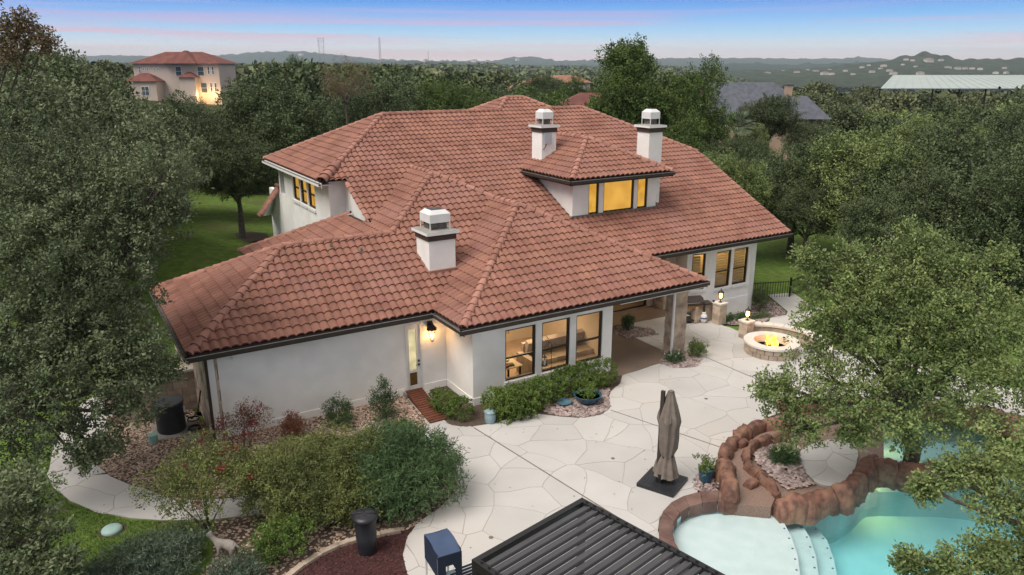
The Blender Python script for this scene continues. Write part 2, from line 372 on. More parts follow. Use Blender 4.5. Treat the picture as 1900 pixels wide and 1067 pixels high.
def flagstones(outline, parent, size, name='flagstone', z0=.008, z1=.020, cuts=()):
    xs = [p[0] for p in outline]; ys = [p[1] for p in outline]; lo = (min(xs), min(ys)); hi = (max(xs), max(ys)); seeds = []
    rnd = random.Random(11)
    from mathutils import noise as NZ
    def wv(p, sgn=1):
        q = Vector((p[0] * .75, p[1] * .75, 3.1)); w = NZ.noise_vector(q) * .30 + NZ.noise_vector(q * 2.7) * .07
        return (p[0] + sgn * w.x, p[1] + sgn * w.y)
    def dens(pl, st):
        o_ = []
        for i in range(len(pl)):
            a, b = pl[i], pl[(i + 1) % len(pl)]; L = math.hypot(b[0] - a[0], b[1] - a[1]); k = max(1, int(L / st)); o_ += [(a[0] + (b[0] - a[0]) * j / k, a[1] + (b[1] - a[1]) * j / k) for j in range(k)]
        return o_
    ow = [wv(p, -1) for p in dens(outline, .25)]
    x = lo[0]; row = 0
    while x < hi[0] + size:
        y = lo[1] + (row % 2) * size * .5
        while y < hi[1] + size:
            p = (x + rnd.uniform(-.62, .62) * size, y + rnd.uniform(-.62, .62) * size)
            if any(inside((p[0] + a, p[1] + b), outline) for a in (-size, 0, size) for b in (-size, 0, size)): seeds.append(p)
            y += size
        x += size; row += 1
    cells = voronoi(seeds, (lo[0] - 3, lo[1] - 3), (hi[0] + 3, hi[1] + 3)); cnt = 0; rest = MB(); items = []
    for c in cells:
        if len(c) < 3: continue
        q = [wv(v) for v in dens(clip_convex(list(ow), c), .28)]
        pieces = [q]
        for (A, B) in cuts:
            nn = (-(B[1] - A[1]), B[0] - A[0]); l = math.hypot(*nn); nn = (nn[0] / l, nn[1] / l); out = []
            for p in pieces:
                if len(p) < 3: continue
                out.append(clip(p, (A[0] + nn[0] * .02, A[1] + nn[1] * .02), nn)); out.append(clip(p, (A[0] - nn[0] * .02, A[1] - nn[1] * .02), (-nn[0], -nn[1])))
            pieces = out
        for p in pieces:
            p2 = []
            for v in p:
                if not p2 or math.hypot(v[0] - p2[-1][0], v[1] - p2[-1][1]) > .004: p2.append(v)
            if len(p2) >= 3 and area(p2) > .01: items.append(p2)
    items.sort(key=lambda p: -area(p) / (sum(v[0] for v in p) / len(p) ) ** 2 if True else 0)
    for k, p in enumerate(items):
        dz = rnd.uniform(-.0015, .0015)
        if k < 295: MB().prism(p, z0, z1 + dz).build(name, M_patio, parent)
        else: rest.prism(p, z0, z1 + dz)
    if rest.v: tag(rest.build(name + 's', M_patio, parent), kind='stuff')
    return len(items)
E1 = [tuple(OZ(*q))[:2] for q in ((880, 795), (1080, 920))]; E2 = [tuple(OZ(*q))[:2] for q in ((1133, 762), (1310, 822))]
E3 = [tuple(OZ(*q))[:2] for q in ((1310, 664), (1440, 720))]; E4 = [tuple(OZ(*q))[:2] for q in ((92, 881), (180, 856))]; E5 = [tuple(OZ(*q))[:2] for q in ((300, 964), (322, 938))]
print('flagstones', flagstones(PATIO, patio, 1.22, cuts=(E1,)))
def strip(a, b, ext0=0, ext1=0):
    a = Vector(a); b = Vector(b); d = (b - a).normalized(); a -= d * ext0; b += d * ext1
    n = Vector((-d.y, d.x)) * .017
    MB().prism([a + n, b + n, b - n, a - n], .016, .026).build('expansion_joint', M_strip, patio)
strip(*E1, 0, 1.5); strip(*E2, 0, 1.5); strip(*E3, .0, .8); strip(*E4); strip(*E5)
for q in ((1137, 852), (911, 999), (1310, 741)):
    p = OZ(*q); MB().lathe([(.055, 0), (.055, .014), (.035, .016), (.03, .010)], 14, (p.x, p.y, .018)).build('floor_drain', M_strip, patio)
porchA = PXP([(1137, 606), (1158, 618), (1231, 652), (1235, 671), (1155, 697), (1120, 706), (1110, 640)])
porch = slab('porch_floor', porchA, -.1, .03, M_porch, kind='structure')
porchB = PXP([(1100, 640), (1137, 606), (1150, 604), (1178, 599), (1240, 587), (1268, 583), (1330, 560), (1270, 500), (1120, 540), (1060, 600)])
slab('porch_floor_tile', porchB, -.1, .026, M_porch, porch)
# beds, edges, mulch
BED1 = PXP([(180, 850), (186, 868), (205, 884), (240, 899), (290, 914), (330, 929), (430, 924), (560, 899), (680, 867), (760, 837), (786, 814), (791, 792), (784, 772), (769, 757), (756, 744), (752, 729), (560, 770), (400, 800), (370, 780), (330, 720), (255, 722), (232, 762), (196, 800)])
BED2 = PXP([(785, 716), (799, 728), (802, 745), (814, 771), (834, 789), (865, 794), (905, 788), (960, 777), (1000, 769), (1040, 774), (1085, 777), (1116, 771), (1132, 757), (1129, 742), (1135, 728), (1151, 712), (1154, 698), (1136, 690), (1130, 650), (900, 700), (830, 690)])
BED3 = PXP([(850, 880), (853, 900), (848, 909), (831, 930), (802, 954), (771, 976), (755, 985), (655, 1003), (590, 1033), (535, 1075), (480, 1250), (250, 1250), (395, 1040), (398, 967), (500, 954), (600, 929), (700, 899), (780, 877)])
MULCH = PXP([(771, 977), (755, 998), (747, 1030), (755, 1064), (772, 1120), (830, 1250), (480, 1250), (537, 1077), (592, 1035), (656, 1006), (755, 987)])
for nm, pl, mt in (('gravel_bed', BED1, M_soil), ('shrub_bed', BED2, M_soil), ('island_bed', BED3, M_soil), ('mulch_bed', MULCH, M_mulch)):
    slab(nm, pl, -.1, {'mulch_bed': .024}.get(nm, .02), mt, kind='structure')
def stones(name, poly, density, size, m, z=.02, avoid=None, hgt=.5, mound=0.0, flat=.45):
    xs = [p[0] for p in poly]; ys = [p[1] for p in poly]; A = (max(xs) - min(xs)) * (max(ys) - min(ys)); n = int(A * density)
    P = np.column_stack([RNG.uniform(min(xs), max(xs), n), RNG.uniform(min(ys), max(ys), n)])
    keep = [i for i in range(n) if inside(P[i], poly)]; P = P[keep]; n = len(P)
    if not n: return
    base = np.array([(1, 0, 0), (.55, .8, 0), (-.5, .85, 0), (-1, 0, 0), (-.5, -.85, 0), (.55, -.8, 0), (.3, .25, 1), (-.35, -.2, .95)], float)
    F = [(0, 1, 6), (1, 2, 6), (2, 7, 6), (2, 3, 7), (3, 4, 7), (4, 5, 7), (5, 6, 7), (5, 0, 6)]
    V = np.repeat(base[None], n, 0) * RNG.uniform(.75, 1.25, (n, 8, 3)); s = RNG.uniform(.55, 1.25, (n, 1, 1)) * size
    V = V * s * np.array([1, .72, flat]); a = RNG.uniform(0, 6.28, n); ca, sa = np.cos(a)[:, None], np.sin(a)[:, None]
    X = V[:, :, 0] * ca - V[:, :, 1] * sa; Y = V[:, :, 0] * sa + V[:, :, 1] * ca
    V = np.stack([X + P[:, 0:1], Y + P[:, 1:2], V[:, :, 2] + z + RNG.uniform(0, size * hgt, (n, 1))], 2)
    if mound:
        c = P.mean(0); r = np.max(np.hypot(P[:, 0] - c[0], P[:, 1] - c[1])); V[:, :, 2] += mound * (1 - (np.hypot(P[:, 0] - c[0], P[:, 1] - c[1]) / r) ** 2)[:, None]
    me = quick(name, V.reshape(-1, 3), (np.array(F)[None] + (np.arange(n) * 8)[:, None, None]).reshape(-1, 3))
    return tag(link(name, me, m), kind='stuff')
def quick(name, V, F):
    k = F.shape[1]; me = bpy.data.meshes.new(name); me.vertices.add(len(V)); me.vertices.foreach_set('co', np.asarray(V, np.float32).ravel())
    me.loops.add(F.size); me.loops.foreach_set('vertex_index', F.astype(np.int32).ravel()); me.polygons.add(len(F))
    me.polygons.foreach_set('loop_start', np.arange(0, F.size, k, dtype=np.int32)); me.polygons.foreach_set('loop_total', np.full(len(F), k, np.int32))
    me.update(calc_edges=True); return me
stones('tan_gravel', BED1, 380, .042, M_gravel)
stones('tan_gravel_island', BED3, 150, .045, M_gravel)
stones('river_gravel', PXP([(1005, 730), (1130, 720), (1129, 742), (1132, 757), (1114, 770), (1085, 776), (1040, 773), (1012, 768)]), 420, .06, M_river)
stones('bark_mulch', MULCH, 420, .03, M_chip, .024)
def litter():
    xs = [p[0] for p in PATIO]; ys = [p[1] for p in PATIO]; P = np.column_stack([RNG.uniform(min(xs), max(xs), 420), RNG.uniform(min(ys), max(ys), 420), np.full(420, .03)])
    P = np.array([p for p in P if inside(p, PATIO)]); n = len(P); a = RNG.uniform(0, 6.28, n); c, s_ = np.cos(a) * .03, np.sin(a) * .03; V = np.stack([P + np.column_stack([c, s_, c * 0]), P + np.column_stack([-s_ * .5, c * .5, c * 0 + .008]), P - np.column_stack([c, s_, c * 0]), P + np.column_stack([s_ * .5, -c * .5, c * 0])], 1).reshape(-1, 3)
    tag(link('fallen_leaves', quick('fallen_leaves', V, np.arange(n * 4).reshape(-1, 4)), mat('dry_leaf', (.20, .13, .07), (.13, .10, .05), 2, .9, isl=.5)), kind='stuff')
litter()
# stone edging between island bed and mulch
edg = empty('bed_edging', OZ(655, 1003), 'pale stone edging curving between gravel island bed and dark red mulch', 'edging')
ep = smooth_poly([OZ(x, y) for x, y in [(480, 1130), (535, 1072), (590, 1032), (655, 1004), (755, 986), (765, 980)]], 2, False)
acc = 0; pts = [ep[0]]
for a, b in zip(ep, ep[1:]):
    pts.append(b)
def resample(pts, step):
    out = [Vector(pts[0])]; need = step
    for a, b in zip(pts, pts[1:]):
        a = Vector(a); b = Vector(b); l = (b - a).length; t = 0
        while l - t >= need: t += need; out.append(a + (b - a) * (t / l)); need = step
        need -= (l - t)
    return out
rs = resample(ep, .5)
for a, b in zip(rs, rs[1:]):
    d = (b - a); n = Vector((-d.y, d.x, 0)).normalized()
    MB().obox((a + b) / 2 - edg.location + Vector((0, 0, .05 + random.uniform(-.01, .01))), d * .485, n * .075, (0, 0, .055)).build('edging_stone', M_stone, edg)

# ------------------------------------------------------------------ the house
house = empty('villa', (0, 0, 0), 'white stucco villa with red barrel tile roof, three white chimneys and lit windows', 'house')
EZ = 3.0; SL = .5
# each plane: (name, origin on eave (x,y,z), eave direction, upslope plan direction, polygon in plan)
def PZ(o, up, x, y): return o[2] + SL * ((x - o[0]) * up[0] + (y - o[1]) * up[1])
FP = (10.45, 21.95, 3.0); BL = (10.3, 21.95, 3.0); GP = (10.45, 24.0, 3.0)
planes = [
    ('F1', FP, (1, 0), (0, 1), [(2.55, 21.95), (10.45, 21.95), (10.45, 25.8), (6.4, 25.8)]),
    ('F2', FP, (1, 0), (0, 1), [(10.45, 21.95), (20.8, 21.95), (13.7, 29.05), (10.45, 25.8)]),
    ('L1', (2.55, 25.8, 3.0), (0, -1), (1, 0), [(2.55, 21.95), (6.4, 25.8), (2.55, 29.65)]),
    ('B1', (6.4, 29.65, 3.0), (-1, 0), (0, -1), [(2.55, 29.65), (6.4, 25.8), (10.45, 25.8), (10.45, 27.85), (6.6, 29.65)]),
    ('BL', BL, (0, -1), (1, 0), [(10.3, 19.9), (15.55, 25.15), (15.55, 27.2), (10.3, 21.95)]),
    ('CF', (10.3, 19.9, 3.0), (1, 0), (0, 1), [(10.3, 19.9), (20.8, 19.9), (15.55, 25.15)]),
    ('PR', (20.8, 22.0, 3.0), (0, 1), (-1, 0), [(20.8, 19.9), (20.8, 24.0), (13.7, 31.1), (13.7, 29.05), (15.55, 27.2), (15.55, 25.15)]),
    ('PL1', (6.6, 25.8, 3.0), (0, -1), (1, 0), [(6.6, 29.65), (10.45, 25.8), (10.45, 30.25), (6.6, 34.1)]),
    ('PL2', (6.6, 25.8, 3.0), (0, -1), (1, 0), [(10.45, 25.8), (13.7, 29.05), (13.7, 31.1), (10.45, 27.85)]),
    ('G1', GP, (1, 0), (0, 1), [(10.45, 24.0), (30.6, 24.0), (30.6, 30.6), (10.45, 30.6)]),
    ('G2', GP, (1, 0), (0, 1), [(10.45, 30.6), (30.6, 30.6), (26.0, 35.2), (14.05, 35.2), (10.45, 31.6)]),
    ('G3', GP, (1, 0), (0, 1), [(20.6, 35.2), (23.95, 35.2), (22.8, 36.35), (21.75, 36.35)]),
    ('WL', (9.4, 35.2, 6.3), (0, -1), (1, 0), [(9.4, 30.6), (14.05, 35.2), (9.4, 39.8)]),
    ('G4', GP, (1, 0), (0, 1), [(9.45, 30.62), (10.45, 30.62), (10.45, 31.6)]),
    ('GR', (30.6, 35.2, 6.3), (0, 1), (-1, 0), [(30.6, 30.6), (30.6, 39.8), (26.0, 35.2)]),
    ('GB', (14.05, 39.8, 6.3), (-1, 0), (0, -1), [(9.4, 39.8), (14.05, 35.2), (26, 35.2), (30.6, 39.8)]),
    ('RL', (18.0, 36.35, 7.3), (0, -1), (1, 0), [(20.6, 35.2), (21.75, 36.35), (19.25, 38.85), (18.1, 37.7)]),
    ('RR', (26.0, 36.35, 7.575), (0, 1), (-1, 0), [(23.95, 35.2), (26.2, 37.7), (25.2, 38.85), (22.8, 36.35)]),
    ('RB', (21.75, 39.0, 7.85), (-1, 0), (0, -1), [(21.75, 36.35), (22.8, 36.35), (25.2, 38.85), (19.25, 38.85)]),
    ('DL', (18.9, 28.0, 6.2), (0, -1), (1, 0), [(18.9, 26.15), (21.75, 29.0), (21.75, 33.24), (18.9, 30.4)]),
    ('DF', (18.9, 26.15, 6.2), (1, 0), (0, 1), [(18.9, 26.15), (24.6, 26.15), (21.75, 29.0)]),
    ('DR', (24.6, 28.0, 6.2), (0, 1), (-1, 0), [(24.6, 26.15), (24.6, 30.4), (21.75, 33.24), (21.75, 29.0)]),
]
def roof_h(x, y):
    F = 3 + .5 * (y - 21.95); r = []
    r.append(min(F, 3 + .5 * (x - 2.55), 3 + .5 * (29.65 - y)) if 2.5 < x < 12 else -9)
    r.append(min(3 + .5 * (y - 19.9), 3 + .5 * (x - 10.3), 3 + .5 * (20.8 - x)))
    if y < 31.5: r.append(min(F, 3 + .5 * (x - 6.6), 3 + .5 * (20.8 - x), (3 + .5 * (34.1 - y)) if x < 10.45 else 99))
    if 10.4 < x < 30.65 and 23.95 < y: r.append(min(3 + .5 * (y - 24), 8.6))
    if 19.45 < x < 24.2 and y > 26.9: r.append(min(6.2 + .5 * (x - 18.9), 6.2 + .5 * (y - 26.15), 6.2 + .5 * (24.6 - x)))
    return max(r)
TW, TC = .275, .375        # tile width, course
NS = 10
def wave(t):               # barrel and pan profile, t in 0..1
    return .084 * (1 - abs(2 * ((t + .5) % 1.0) - 1) ** 2.3)
def tile_quads(a0, b0):
    q = []
    for k in range(NS):
        ta, tb = k / NS, (k + 1) / NS; ha, hb = wave(ta), wave(tb); x0, x1 = a0 + ta * TW, a0 + tb * TW
        q.append([(x0, b0, ha + .058), (x1, b0, hb + .058), (x1, b0 + TC + .03, hb + .008), (x0, b0 + TC + .03, ha + .008)])
    return q
def tile_lips(a0, b0):
    q = []
    for k in range(NS):
        ta, tb = k / NS, (k + 1) / NS; ha, hb = wave(ta), wave(tb); x0, x1 = a0 + ta * TW, a0 + tb * TW
        q.append([(x0, b0 + .004, ha + .008), (x1, b0 + .004, hb + .008), (x1, b0, hb + .058), (x0, b0, ha + .058)])
    return q
tm = MB()
vs = [(k / NS * TW, b, wave(k / NS) + h) for b, h in ((0, .058), (TC + .03, .008)) for k in range(NS + 1)]
tm.add(vs, [(k, k + 1, NS + 2 + k, NS + 1 + k) for k in range(NS)], True)
tm.add([(k / NS * TW, b, wave(k / NS) + h) for b, h in ((.004, .004), (0, .058)) for k in range(NS + 1)], [(k, k + 1, NS + 2 + k, NS + 1 + k) for k in range(NS)])
TILE = tm.mesh('roof_tile'); TILE.materials.append(M_tile)
cand = []; restV = []; restF = []; restS = []
def add_rest(pts, M, smooth):
    b = len(restV); restV.extend([tuple(M @ Vector(p)) for p in pts]); restF.append(tuple(range(b, b + len(pts)))); restS.append(smooth)
for name, o, e, up, poly in planes:
    e3 = Vector((e[0], e[1], 0)); n3 = Vector((-SL * up[0], -SL * up[1], 1)).normalized(); s3 = n3.cross(e3).normalized()
    M = Matrix((e3, s3, n3)).transposed().to_4x4(); M.translation = Vector(o)
    k = math.sqrt(1 + SL * SL)
    loc = []
    for x, y in poly:
        dx, dy = x - o[0], y - o[1]; loc.append((dx * e[0] + dy * e[1], (dx * up[0] + dy * up[1]) * k))
    # underlay
    MB().add([M @ Vector((a, b, -.012)) for a, b in loc], [tuple(range(len(loc)))]).build('roof_underlay', M_deck, house)
    a_lo = math.floor(min(a for a, b in loc) / TW) ; a_hi = math.ceil(max(a for a, b in loc) / TW)
    b_lo = math.floor(min(b for a, b in loc) / TC); b_hi = math.ceil(max(b for a, b in loc) / TC)
    cvx = loc
    for j in range(b_lo, b_hi + 1):
        for i in range(a_lo, a_hi + 1):
            a0, b0 = i * TW, j * TC; cor = [(a0, b0), (a0 + TW, b0), (a0 + TW, b0 + TC), (a0, b0 + TC)]
            c = M @ Vector((a0 + TW / 2, b0 + TC / 2, 0))
            if c.z < roof_h(c.x, c.y) - .16 and name not in ('RL', 'RR', 'RB', 'GB', 'GR', 'WL', 'B1', 'DL', 'DF', 'DR'): continue
            ins = [all(len(clip([p + (0,), p + (0,), p + (0,)], (0, 0), (0, 0))) or True for _ in ()) for p in cor]
            n_in = sum(inside(p, loc) for p in [(a0 + .003, b0 + .003), (a0 + TW - .003, b0 + .003), (a0 + TW - .003, b0 + TC + .027), (a0 + .003, b0 + TC + .027)])
            if n_in == 4:
                d = (c - CAM).length; face = max(.05, n3.dot((CAM - c).normalized()))
                px = PX(c); vis = -60 < px[0] < 1960 and px[1] < 1100
                cand.append(((face / d ** 2) if vis else 0, M, a0, b0))
            else:
                if not clip_convex([p + (0,) for p in cor], cvx) and n_in == 0: continue
                for q in tile_quads(a0, b0):
                    r = clip_convex(q, cvx)
                    if len(r) >= 3: add_rest(r, M, False)
                for q in tile_lips(a0, b0):
                    r = clip_convex(q, cvx)
                    if len(r) >= 3: add_rest(r, M, False)
cand.sort(key=lambda t: -t[0])
tv = [v.co.copy() for v in TILE.vertices]; tf = [tuple(p.vertices) for p in TILE.polygons]; ts = [p.use_smooth for p in TILE.polygons]
for k, (sc, M, a0, b0) in enumerate(cand):
    jit = Vector((0, 0, random.uniform(-.004, .004)))
    X = M @ Matrix.Translation(Vector((a0, b0, 0)) + jit)
    if k < 298:
        t_ = link('roof_tile', TILE, None, house); t_.matrix_local = X
    else:
        b = len(restV); restV.extend([tuple(X @ v) for v in tv]); restF.extend([tuple(b + i for i in f) for f in tf]); restS.extend(ts)
me = bpy.data.meshes.new('roof_tiles'); me.from_pydata(restV, [], restF); me.polygons.foreach_set('use_smooth', restS); me.update()
tag(link('roof_tiles', me, M_tile, house), kind='stuff')
print('tiles', len(cand))
# ridge and hip caps
cm = MB(); CL = .36
for seg in range(1):
    n = 9; r0, r1 = .158, .112
    A = [(0, math.cos(math.pi * k / n) * r0, math.sin(math.pi * k / n) * r0 * .85) for k in range(n + 1)]
    B = [(CL + .04, math.cos(math.pi * k / n) * r1, math.sin(math.pi * k / n) * r1 * .85) for k in range(n + 1)]
    cm.add(A + B, [(k, k + 1, n + 2 + k, n + 1 + k)[::-1] for k in range(n)], True)
    C_ = [(0, math.cos(math.pi * k / n) * (r0 - .03), math.sin(math.pi * k / n) * (r0 - .03) * .85) for k in range(n + 1)]
    cm.add(A + C_, [(k, k + 1, n + 2 + k, n + 1 + k) for k in range(n)])
CAPM = cm.mesh('ridge_cap'); CAPM.materials.append(M_cap)
def hz(x, y, z): return Vector((x, y, z))
segs = [((2.55, 21.95, 3), (6.4, 25.8, 4.925)), ((2.55, 29.65, 3), (6.4, 25.8, 4.925)), ((6.4, 25.8, 4.925), (10.45, 25.8, 4.925)),
        ((10.45, 25.8, 4.925), (13.7, 29.05, 6.55)), ((15.55, 27.2, 5.625), (13.7, 29.05, 6.55)), ((15.55, 25.15, 5.625), (15.55, 27.2, 5.625)),
        ((10.3, 19.9, 3), (15.55, 25.15, 5.625)), ((20.8, 19.9, 3), (15.55, 25.15, 5.625)), ((13.7, 29.05, 6.55), (13.7, 31.1, 6.55)),
        ((6.6, 34.1, 3), (10.45, 30.25, 4.925)), ((14.05, 35.2, 8.6), (20.6, 35.2, 8.6)), ((23.95, 35.2, 8.6), (26.0, 35.2, 8.6)),
        ((30.6, 30.6, 6.3), (26.0, 35.2, 8.6)), ((20.6, 35.2, 8.6), (21.75, 36.35, 9.175)), ((23.95, 35.2, 8.6), (22.8, 36.35, 9.175)),
        ((21.75, 36.35, 9.175), (22.8, 36.35, 9.175)), ((19.25, 38.85, 7.925), (21.75, 36.35, 9.175)), ((9.4, 39.8, 6.3), (14.05, 35.2, 8.6)),
        ((18.9, 26.15, 6.2), (21.75, 29.0, 7.625)), ((24.6, 26.15, 6.2), (21.75, 29.0, 7.625)), ((21.75, 29.0, 7.625), (21.75, 33.2, 7.625)),
        ((26.0, 35.2, 8.6), (30.6, 39.8, 6.3)),
        # big barrel rake caps of the upper wing
        ((9.4, 30.55, 6.3), (14.05, 35.2, 8.6))]
caps = []
for a, b in segs:
    a, b = Vector(a), Vector(b)
    if a.z > b.z: a, b = b, a
    d = b - a; L = d.length; d.normalize(); n = max(1, int(L / CL)); st_ = L / n
    big = (a - Vector((9.4, 30.55, 6.3))).length < .01
    r = d.cross(Vector((0, 0, 1))).normalized(); u = r.cross(d)
    for i in range(n):
        s = 1.0
        if big and i < 4: s = 1.7
        M = Matrix((d * (st_ / CL), -r * s, u * s)).transposed().to_4x4(); M.translation = a + d * (i * st_) + Vector((0, 0, .045))
        caps.append((-((a + d * i * st_) - CAM).length, M))
# rakes (gable edge caps) on main slope
for x in (10.45, 30.6):
    for j in range(20):
        y = 24.0 + j * .335
        if x < 11 and y < 27.75: continue
        if y > 30.3: continue
        a = Vector((x, y, 3 + .5 * (y - 24) + .03)); d = Vector((0, 1, .5)).normalized(); r = d.cross(Vector((0, 0, 1))).normalized(); u = r.cross(d)
        M = Matrix((d, -r * .9, u * .9)).transposed().to_4x4(); M.translation = a; caps.append((-(a - CAM).length, M))
# lower roof edge left of the wing
for j in range(6):
    a = Vector((8.95 + .2 * j, 39.6, 3.5 + j * .245)); d = Vector((.62, 0, .76)).normalized(); r = d.cross(Vector((0, 1, 0))).normalized(); u = r.cross(d)
    M = Matrix((d, -Vector((0, 1, 0)) * 1.2, Vector((-d.z, 0, d.x)) * 1.2)).transposed().to_4x4(); M.translation = a; caps.append((-(a - CAM).length, M))
for j in range(2):
    M = Matrix((Vector((1, 0, 0)), Vector((0, 1, 0)) * 1.2, Vector((0, 0, 1.2)))).transposed().to_4x4(); M.translation = (10.05 + .3 * j - .3, 39.6, 4.9); caps.append((-40, M))
caps.sort(key=lambda t: -t[0]); rest = MB(); cv = [v.co.copy() for v in CAPM.vertices]; cf = [tuple(p.vertices) for p in CAPM.polygons]
for k, (s, M) in enumerate(caps):
    if k < 298: link('ridge_cap', CAPM, None, house).matrix_local = M
    else: rest.add([M @ v for v in cv], cf, True)
if rest.v: tag(rest.build('ridge_caps', M_cap, house), kind='stuff')
print('caps', len(caps))
# ---- walls with openings
def wall(p0, p1, z0, z1, opens=(), th=.2, m=M_stucco, name='wall', inward=1):
    "wall from p0 to p1 (outer face line), thickness to the left of the direction * inward"
    p0 = Vector((*p0, 0)); p1 = Vector((*p1, 0)); d = (p1 - p0); L = d.length; d.normalize(); n = Vector((-d.y, d.x, 0)) * inward
    b = MB()
    def seg(a0, a1, c0, c1):
        if a1 - a0 < .01 or c1 - c0 < .01: return
        b.obox(p0 + d * (a0 + a1) / 2 + n * th / 2 + Vector((0, 0, (c0 + c1) / 2)), d * (a1 - a0) / 2, n * th / 2, (0, 0, (c1 - c0) / 2))
    x = 0
    for (a0, a1, c0, c1) in sorted(opens):
        seg(x, a0, z0, z1); seg(a0, a1, z0, c0); seg(a0, a1, c1, z1); x = a1
    seg(x, L, z0, z1)
    return b.build(name, m, house)
def window(p0, d, z0, z1, w, rail=True, sill=True, pane=M_glass, depth=.1, inset=.05, fw=.06, blind=None):
    "frame in opening; p0 lower corner on the outer face, d along wall; outward normal = d rotated -90"
    p0 = Vector((*p0, 0)); d = Vector((*d, 0)).normalized(); n = Vector((d.y, -d.x, 0)); b = MB(); c = p0 - n * inset
    Z = Vector((0, 0, 1))
    def bx(a0, a1, c0, c1, dd=depth, off=0.0): b.obox(c + d * (a0 + a1) / 2 + Z * (c0 + c1) / 2 - n * (dd / 2 + off), d * (a1 - a0) / 2, n * dd / 2, Z * (c1 - c0) / 2)
    bx(0, fw, z0, z1); bx(w - fw, w, z0, z1); bx(fw, w - fw, z0, z0 + fw); bx(fw, w - fw, z1 - fw, z1)
    if rail: bx(fw, w - fw, z0 + (z1 - z0) * .44 - .03, z0 + (z1 - z0) * .44 + .03, .07)
    f = b.build('window', M_frame, house)
    pb = MB(); q = c - n * .055
    pb.add([q + d * fw + Z * (z0 + fw), q + d * (w - fw) + Z * (z0 + fw), q + d * (w - fw) + Z * (z1 - fw), q + d * fw + Z * (z1 - fw)], [(0, 1, 2, 3)]); pb.build('pane', pane, f)
    if blind:
        q = c - n * .09; pb = MB()
        pb.add([q + d * fw + Z * (z0 + fw), q + d * (w - fw) + Z * (z0 + fw), q + d * (w - fw) + Z * (z1 - fw), q + d * fw + Z * (z1 - fw)], [(0, 1, 2, 3)]); pb.build('blind', blind, f)
    if sill:
        sb = MB(); sb.obox(p0 + d * w / 2 + Z * (z0 - .07) + n * .03, d * (w / 2 + .05), n * .035, Z * .06); sb.build('sill', M_sill, f)
    return f
# garage wing front: u 3.05..10.9 at v 22.35
wall((3.35, 22.35), (10.9, 22.35), -.2, 3.0, [(9.36 - 3.35, 9.96 - 3.35, .17, 2.58)])
wall((3.05, 29.2), (3.05, 22.3), -.2, 3.0)
wall((10.9, 22.348), (10.9, 20.602), -.2, 3.0, name='wall')
BW = [(12.15, 13.38), (13.63, 14.82), (15.09, 16.27)]
wall((10.9, 20.4), (16.72, 20.4), -.2, 3.0, [(a - 10.9, b - 10.9, .60, 2.46) for a, b in BW])
for a, b in BW: window((a, 20.4), (1, 0), .60, 2.46, b - a)
wall((16.72, 20.602), (16.72, 25.2), -.2, 3.0)
# main block
RW = [(26.22, 27.22), (27.40, 28.40)]
wall((25.75, 24.5), (28.6, 24.5), -1.6, 3.1, [(a - 25.75, b - 25.75, .68, 2.48) for a, b in RW])
for a, b in RW:
    f = window((a, 24.5), (1, 0), .68, 2.48, b - a)
wall((24.62, 24.78), (25.75, 24.5), -1.3, 3.1, [(.26, .98, .75, 2.5)])
dd = Vector((25.75 - 24.62, 24.5 - 24.78)).normalized(); w0p = Vector((24.62, 24.78)) + dd * .26
window(tuple(w0p), tuple(dd), .75, 2.5, .72)
wall((28.6, 24.5), (29.35, 24.85), -2.0, 3.1); wall((29.352, 24.86), (29.352, 39.3), -2, 3.1); wall((29.35, 30.5), (29.35, 39.3), 3.1, 6.2)
wall((19.0, 25.6), (24.62, 25.6), -.2, 3.1, [(1.2, 4.0, .05, 2.3), (4.75, 5.2, .9, 2.4)], m=M_stone); wall((24.62, 25.6), (24.62, 24.78), -.8, 3.1)
wall((16.72, 25.2), (19.0, 25.6), -.2, 3.1)
# water table (foundation ledge) lines
for a, b, z in (((3.4, 22.35), (9.3, 22.35), .27), ((10.0, 22.35), (10.86, 22.35), .27), ((10.9, 20.4), (16.7, 20.4), .27), ((25.78, 24.5), (28.6, 24.5), .02)):
    MB().box((a[0], a[1] - .025, -1.6 if a[0] > 20 else -.15), (b[0], a[1] + .05, z)).build('plinth', M_stucco, house)
MB().box((10.875, 20.42, -.1), (10.95, 22.33, .27)).build('plinth', M_stucco, house)
# stone corner strips of garage side
for k in range(9):
    z = -.1 + k * .345; w = .30 + (k % 2) * .02
    MB().box((3.02, 22.32 - .012 * (k % 2), z), (3.02 + w, 22.5, z + .335)).build('corner_stone', M_stone, house)
for k in range(7):
    for j in range(9):
        y0 = 22.55 + j * .75 + (k % 2) * .3
        MB().box((3.02 - .015 * ((k + j) % 2), y0, -.1 + k * .44), (3.1, y0 + .735, .325 + k * .44)).build('wall_stone', M_stone, house)
MB().box((2.98, 22.24, .0), (3.06, 22.32, 2.86)).build('downspout', M_fascia, house)
# wing (two storeys)
WZ0, WZ1 = -.2, 6.25
WW = [(33.25, 34.3), (34.49, 35.5), (35.7, 36.78)]
wall((9.9, 38.3), (9.9, 31.2), WZ0 - .2, WZ1, [(38.3 - b, 38.3 - a, 4.68, 6.05) for a, b in WW])
for a, b in WW: window((9.9, b), (0, -1), 4.68, 6.05, b - a, blind=M_amber2, fw=.07)
wall((9.9, 41.5), (9.9, 38.302), 0, 4.6); wall((10.102, 31.2), (10.618, 31.2), 3.5, 6.238); MB().box((9.9, 31.2, 6.24), (10.618, 31.39, 6.62)).build('wall', M_stucco, house)
